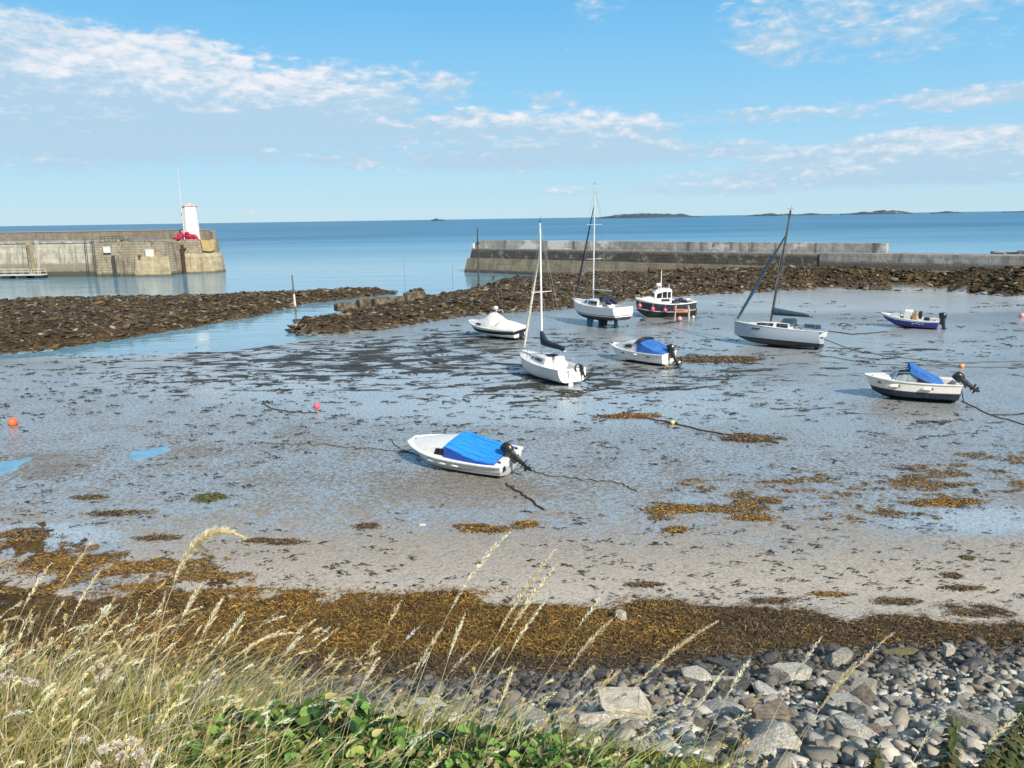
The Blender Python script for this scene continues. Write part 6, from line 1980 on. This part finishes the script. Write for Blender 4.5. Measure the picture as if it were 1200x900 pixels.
# leafy green plants
def leaf_cloud(n, cx, cy, rx, ry, hh, size):
    """ovate folded leaves, in drooping threes, spread over a low mound"""
    V_ = np.zeros((n, 8, 3), np.float32)
    r = np.sqrt(rng.random(n)); th = rng.uniform(0, 2 * np.pi, n)
    x = cx + rx * r * np.cos(th); y = cy + ry * r * np.sin(th)
    top = hh * (1 - .75 * r ** 2) * (.7 + .5 * fbm(x * 6, y * 6, 3, 13))
    z = terrain(x, y) + top * rng.uniform(.25, 1, n)
    a = rng.uniform(0, 2 * np.pi, n); pit = rng.normal(-.15, .45, n); rol = rng.normal(0, .4, n)
    size = size * .72
    L_ = size * rng.uniform(.5, 1.3, n); W_ = L_ * rng.uniform(.30, .42, n)
    loc = np.array([[0, 0, 0], [.22, -.78, .07], [.25, 0, -.04], [.22, .78, .07], [.55, -.72, .05], [.6, 0, -.07], [.55, .72, .05], [1.05, 0, -.20]])
    p = loc[None] * np.stack([L_, W_, L_], 1)[:, None, :]
    ca, sa, cb, sb, cc, sc = np.cos(a), np.sin(a), np.cos(pit), np.sin(pit), np.cos(rol), np.sin(rol)
    y1 = p[..., 1] * cc[:, None] - p[..., 2] * sc[:, None]; z1 = p[..., 1] * sc[:, None] + p[..., 2] * cc[:, None]
    x2 = p[..., 0] * cb[:, None] - z1 * sb[:, None]; z2 = p[..., 0] * sb[:, None] + z1 * cb[:, None]
    V_[..., 0] = x2 * ca[:, None] - y1 * sa[:, None] + x[:, None]
    V_[..., 1] = x2 * sa[:, None] + y1 * ca[:, None] + y[:, None]
    V_[..., 2] = z2 + z[:, None]
    tri = np.array([[0, 2, 1], [0, 3, 2], [1, 2, 5], [1, 5, 4], [2, 3, 6], [2, 6, 5], [4, 5, 7], [5, 6, 7]])
    F_ = (tri[None] + (np.arange(n) * 8)[:, None, None]).reshape(-1, 3)
    return V_.reshape(-1, 3), F_, np.stack([x, y, z], 1)


LEAFC = [(.06, .15, .03), (.10, .21, .04), (.04, .10, .025), (.17, .27, .055), (.025, .065, .02), (.26, .30, .08), (.13, .24, .045), (.30, .26, .10)]
PL = [(300, 850, 2.75, .42, .30, .25, .085, 300, 'dark leafy plant at the left end of the green leaves'),
      (378, 845, 2.75, .36, .30, .27, .09, 280, 'bright leafy plant between the straw clumps left of centre'),
      (450, 872, 2.6, .34, .28, .22, .075, 260, 'leafy plant at the foot of the twin stalks, left side'),
      (560, 868, 2.5, .34, .26, .26, .065, 320, 'fresh green plant under the twin seed stalks'),
      (650, 872, 2.4, .32, .26, .26, .06, 320, 'yellow-green plant left of the buff boulder'),
      (745, 893, 2.25, .30, .22, .26, .06, 320, 'low leafy plant in front of the buff boulder'),
      (845, 900, 2.15, .18, .14, .2, .06, 160, 'smallest leafy plant right of the buff boulder')]
for i, (u, v, Yd, rx, ry, hh, size, n, lab) in enumerate(PL):
    n = int(n * 1.8)
    a = atY(u, v, Yd)
    z0 = tz(a.x, a.y)
    r_ = tag(empty('leafy_plant', (a.x, a.y, z0)), lab, 'plant', 'leafy plants on the bank')
    v_, f_, lp_ = leaf_cloud(n, a.x, a.y, rx, ry, hh, size)
    tn = pick(LEAFC if i < 3 else LEAFC[1:4] + LEAFC[3:], n, .3)
    o = np_mesh('leaves', v_ - np.array([a.x, a.y, z0]), f_, M['leaf'], r_, colors=np.repeat(tn, 8, 0), smooth=True)
    mb = MB()
    for k in range(0, n, 6):
        p = lp_[k] - np.array([a.x, a.y, z0])
        mb.tube([(p[0] * .35, p[1] * .35, -.02), (p[0] * .75, p[1] * .75, p[2] * .7), tuple(p)], .0028, 4, cap=False)
    mb.build('stems', pm('plant_stem', (.12, .13, .04), (.16, .09, .05), 5, .6), r_)

# thistle seed heads
M['fluff'] = blade_mat('thistle_down', .3, .9)


def thistle(u, v, Yd, heads, hgt, lab, size=.028):
    a = atY(u, v, Yd); z0 = tz(a.x, a.y)
    r_ = tag(empty('thistle_plant', (a.x, a.y, z0)), lab, 'thistle', 'thistles gone to seed')
    mb = MB(); tips = []
    for (du, dv) in heads:
        t = atY(u + du, v + dv, Yd + rnd.uniform(-.05, .08))
        p = (t.x - a.x, t.y - a.y, t.z - z0); tips.append(p)
        mb.tube([(0, 0, -.03), (p[0] * .3, p[1] * .3, p[2] * .6), p], [.005, .0035, .0025], 5)
    mb.build('stem', pm('thistle_stem', (.20, .17, .09), (.13, .10, .06), 5, .8), r_)
    for p in tips:
        s_ = size * rnd.uniform(.75, 1.2); n = 170
        d = rng.normal(0, 1, (n, 3)); d[:, 2] = d[:, 2] * .7 + .35; d /= np.linalg.norm(d, axis=1, keepdims=True)
        L_ = s_ * rng.uniform(.6, 1.1, n)
        sd_ = np.cross(d, rng.normal(0, 1, (n, 3))); sd_ /= np.linalg.norm(sd_, axis=1, keepdims=True); sd_ *= .0016
        c = np.array(p)
        Q = np.stack([c + d * (L_ * .15)[:, None] - sd_ * .5, c + d * L_[:, None] - sd_, c + d * L_[:, None] + sd_, c + d * (L_ * .15)[:, None] + sd_ * .5], 1)
        tn = pick([(.60, .55, .47), (.52, .46, .38), (.70, .66, .58)], n, .12)
        o = np_mesh('seed_head', Q.reshape(-1, 3), np.arange(n * 4).reshape(-1, 4), M['fluff'], r_, colors=np.repeat(tn, 4, 0))
        mb = MB(); mb.ball((p[0], p[1], p[2] - s_ * .2), s_ * .34, n=8, m=6, sq=(1, 1, 1.2)); mb.build('bract', pm('thistle_bract', (.16, .12, .07), (.10, .08, .05), 8, .85), o)


thistle(140, 905, 2.3, [(-40, -38), (-18, -26), (-2, -32), (4, -18), (14, -36), (22, -22), (32, -8), (-28, -8)], .2, 'fluffy white thistle at the lower left corner', .021)
thistle(118, 830, 2.9, [(-10, -46), (0, -50), (10, -42), (4, -36), (-4, -34)], .2, 'white-headed seed plant standing in the straw at the left', .016)
thistle(14, 830, 2.8, [(-14, -36), (-4, -40), (6, -34), (16, -32), (26, -30), (-8, -26)], .2, 'pale seed plant at the left edge of the bank', .017)


# nettles
def nettle(u, v, Yd, hgt, lab):
    a = atY(u, v, Yd); z0 = tz(a.x, a.y)
    t = atY(u, v, Yd)
    r_ = tag(empty('nettle_plant', (a.x, a.y, z0 - .02)), lab, 'nettle', 'nettles at the lower right')
    top = max(.12, t.z + hgt - z0)
    mb = MB(); mb.tube([(0, 0, 0), (.02, 0, top * .5), (.03, 0, top)], [.004, .003, .0015], 5); mb.build('stem', pm('nettle_stem', (.14, .13, .06), (.10, .08, .045), 5, .8), r_)
    V_, F_, C_ = [], [], []; o_ = 0
    k = int(top / .016)
    for i in range(k):
        z = top * (.15 + .85 * i / k); w_ = .075 * (1 - .55 * i / k)
        for s in range(4):
            an = s * math.pi / 2 + (i % 2) * .8 + rnd.uniform(-.35, .35); c_, d_ = math.cos(an), math.sin(an)
            L_ = w_ * rnd.uniform(.6, 1.15); dz = -L_ * rnd.uniform(.15, .7); ww = L_ * .26
            p0 = (.02, 0, z)
            V_ += [p0, (.02 + c_ * L_ * .5 - d_ * ww, d_ * L_ * .5 + c_ * ww, z + dz * .2), (.02 + c_ * L_, d_ * L_, z + dz), (.02 + c_ * L_ * .5 + d_ * ww, d_ * L_ * .5 - c_ * ww, z + dz * .2)]
            F_.append((o_, o_ + 1, o_ + 2, o_ + 3)); o_ += 4
            C_ += [rnd.choice([(.075, .09, .03), (.11, .12, .04), (.14, .11, .045), (.05, .065, .025)])] * 4
    np_mesh('leaves', V_, F_, M['leaf'], r_, colors=np.array(C_))


for (u, v, Yd, hgt, lab) in ((1018, 905, 2.15, .12, 'shortest nettle standing before the stones'), (1103, 905, 2.1, .22, 'middle nettle standing before the stones'), (1168, 905, 2.1, .20, 'bushy nettle left of the tallest one'), (1182, 905, 2.2, .29, 'tallest nettle at the lower right corner'), (1150, 912, 2.05, .14, 'low nettle in front of the bushy one')):
    nettle(u, v, Yd, hgt, lab)
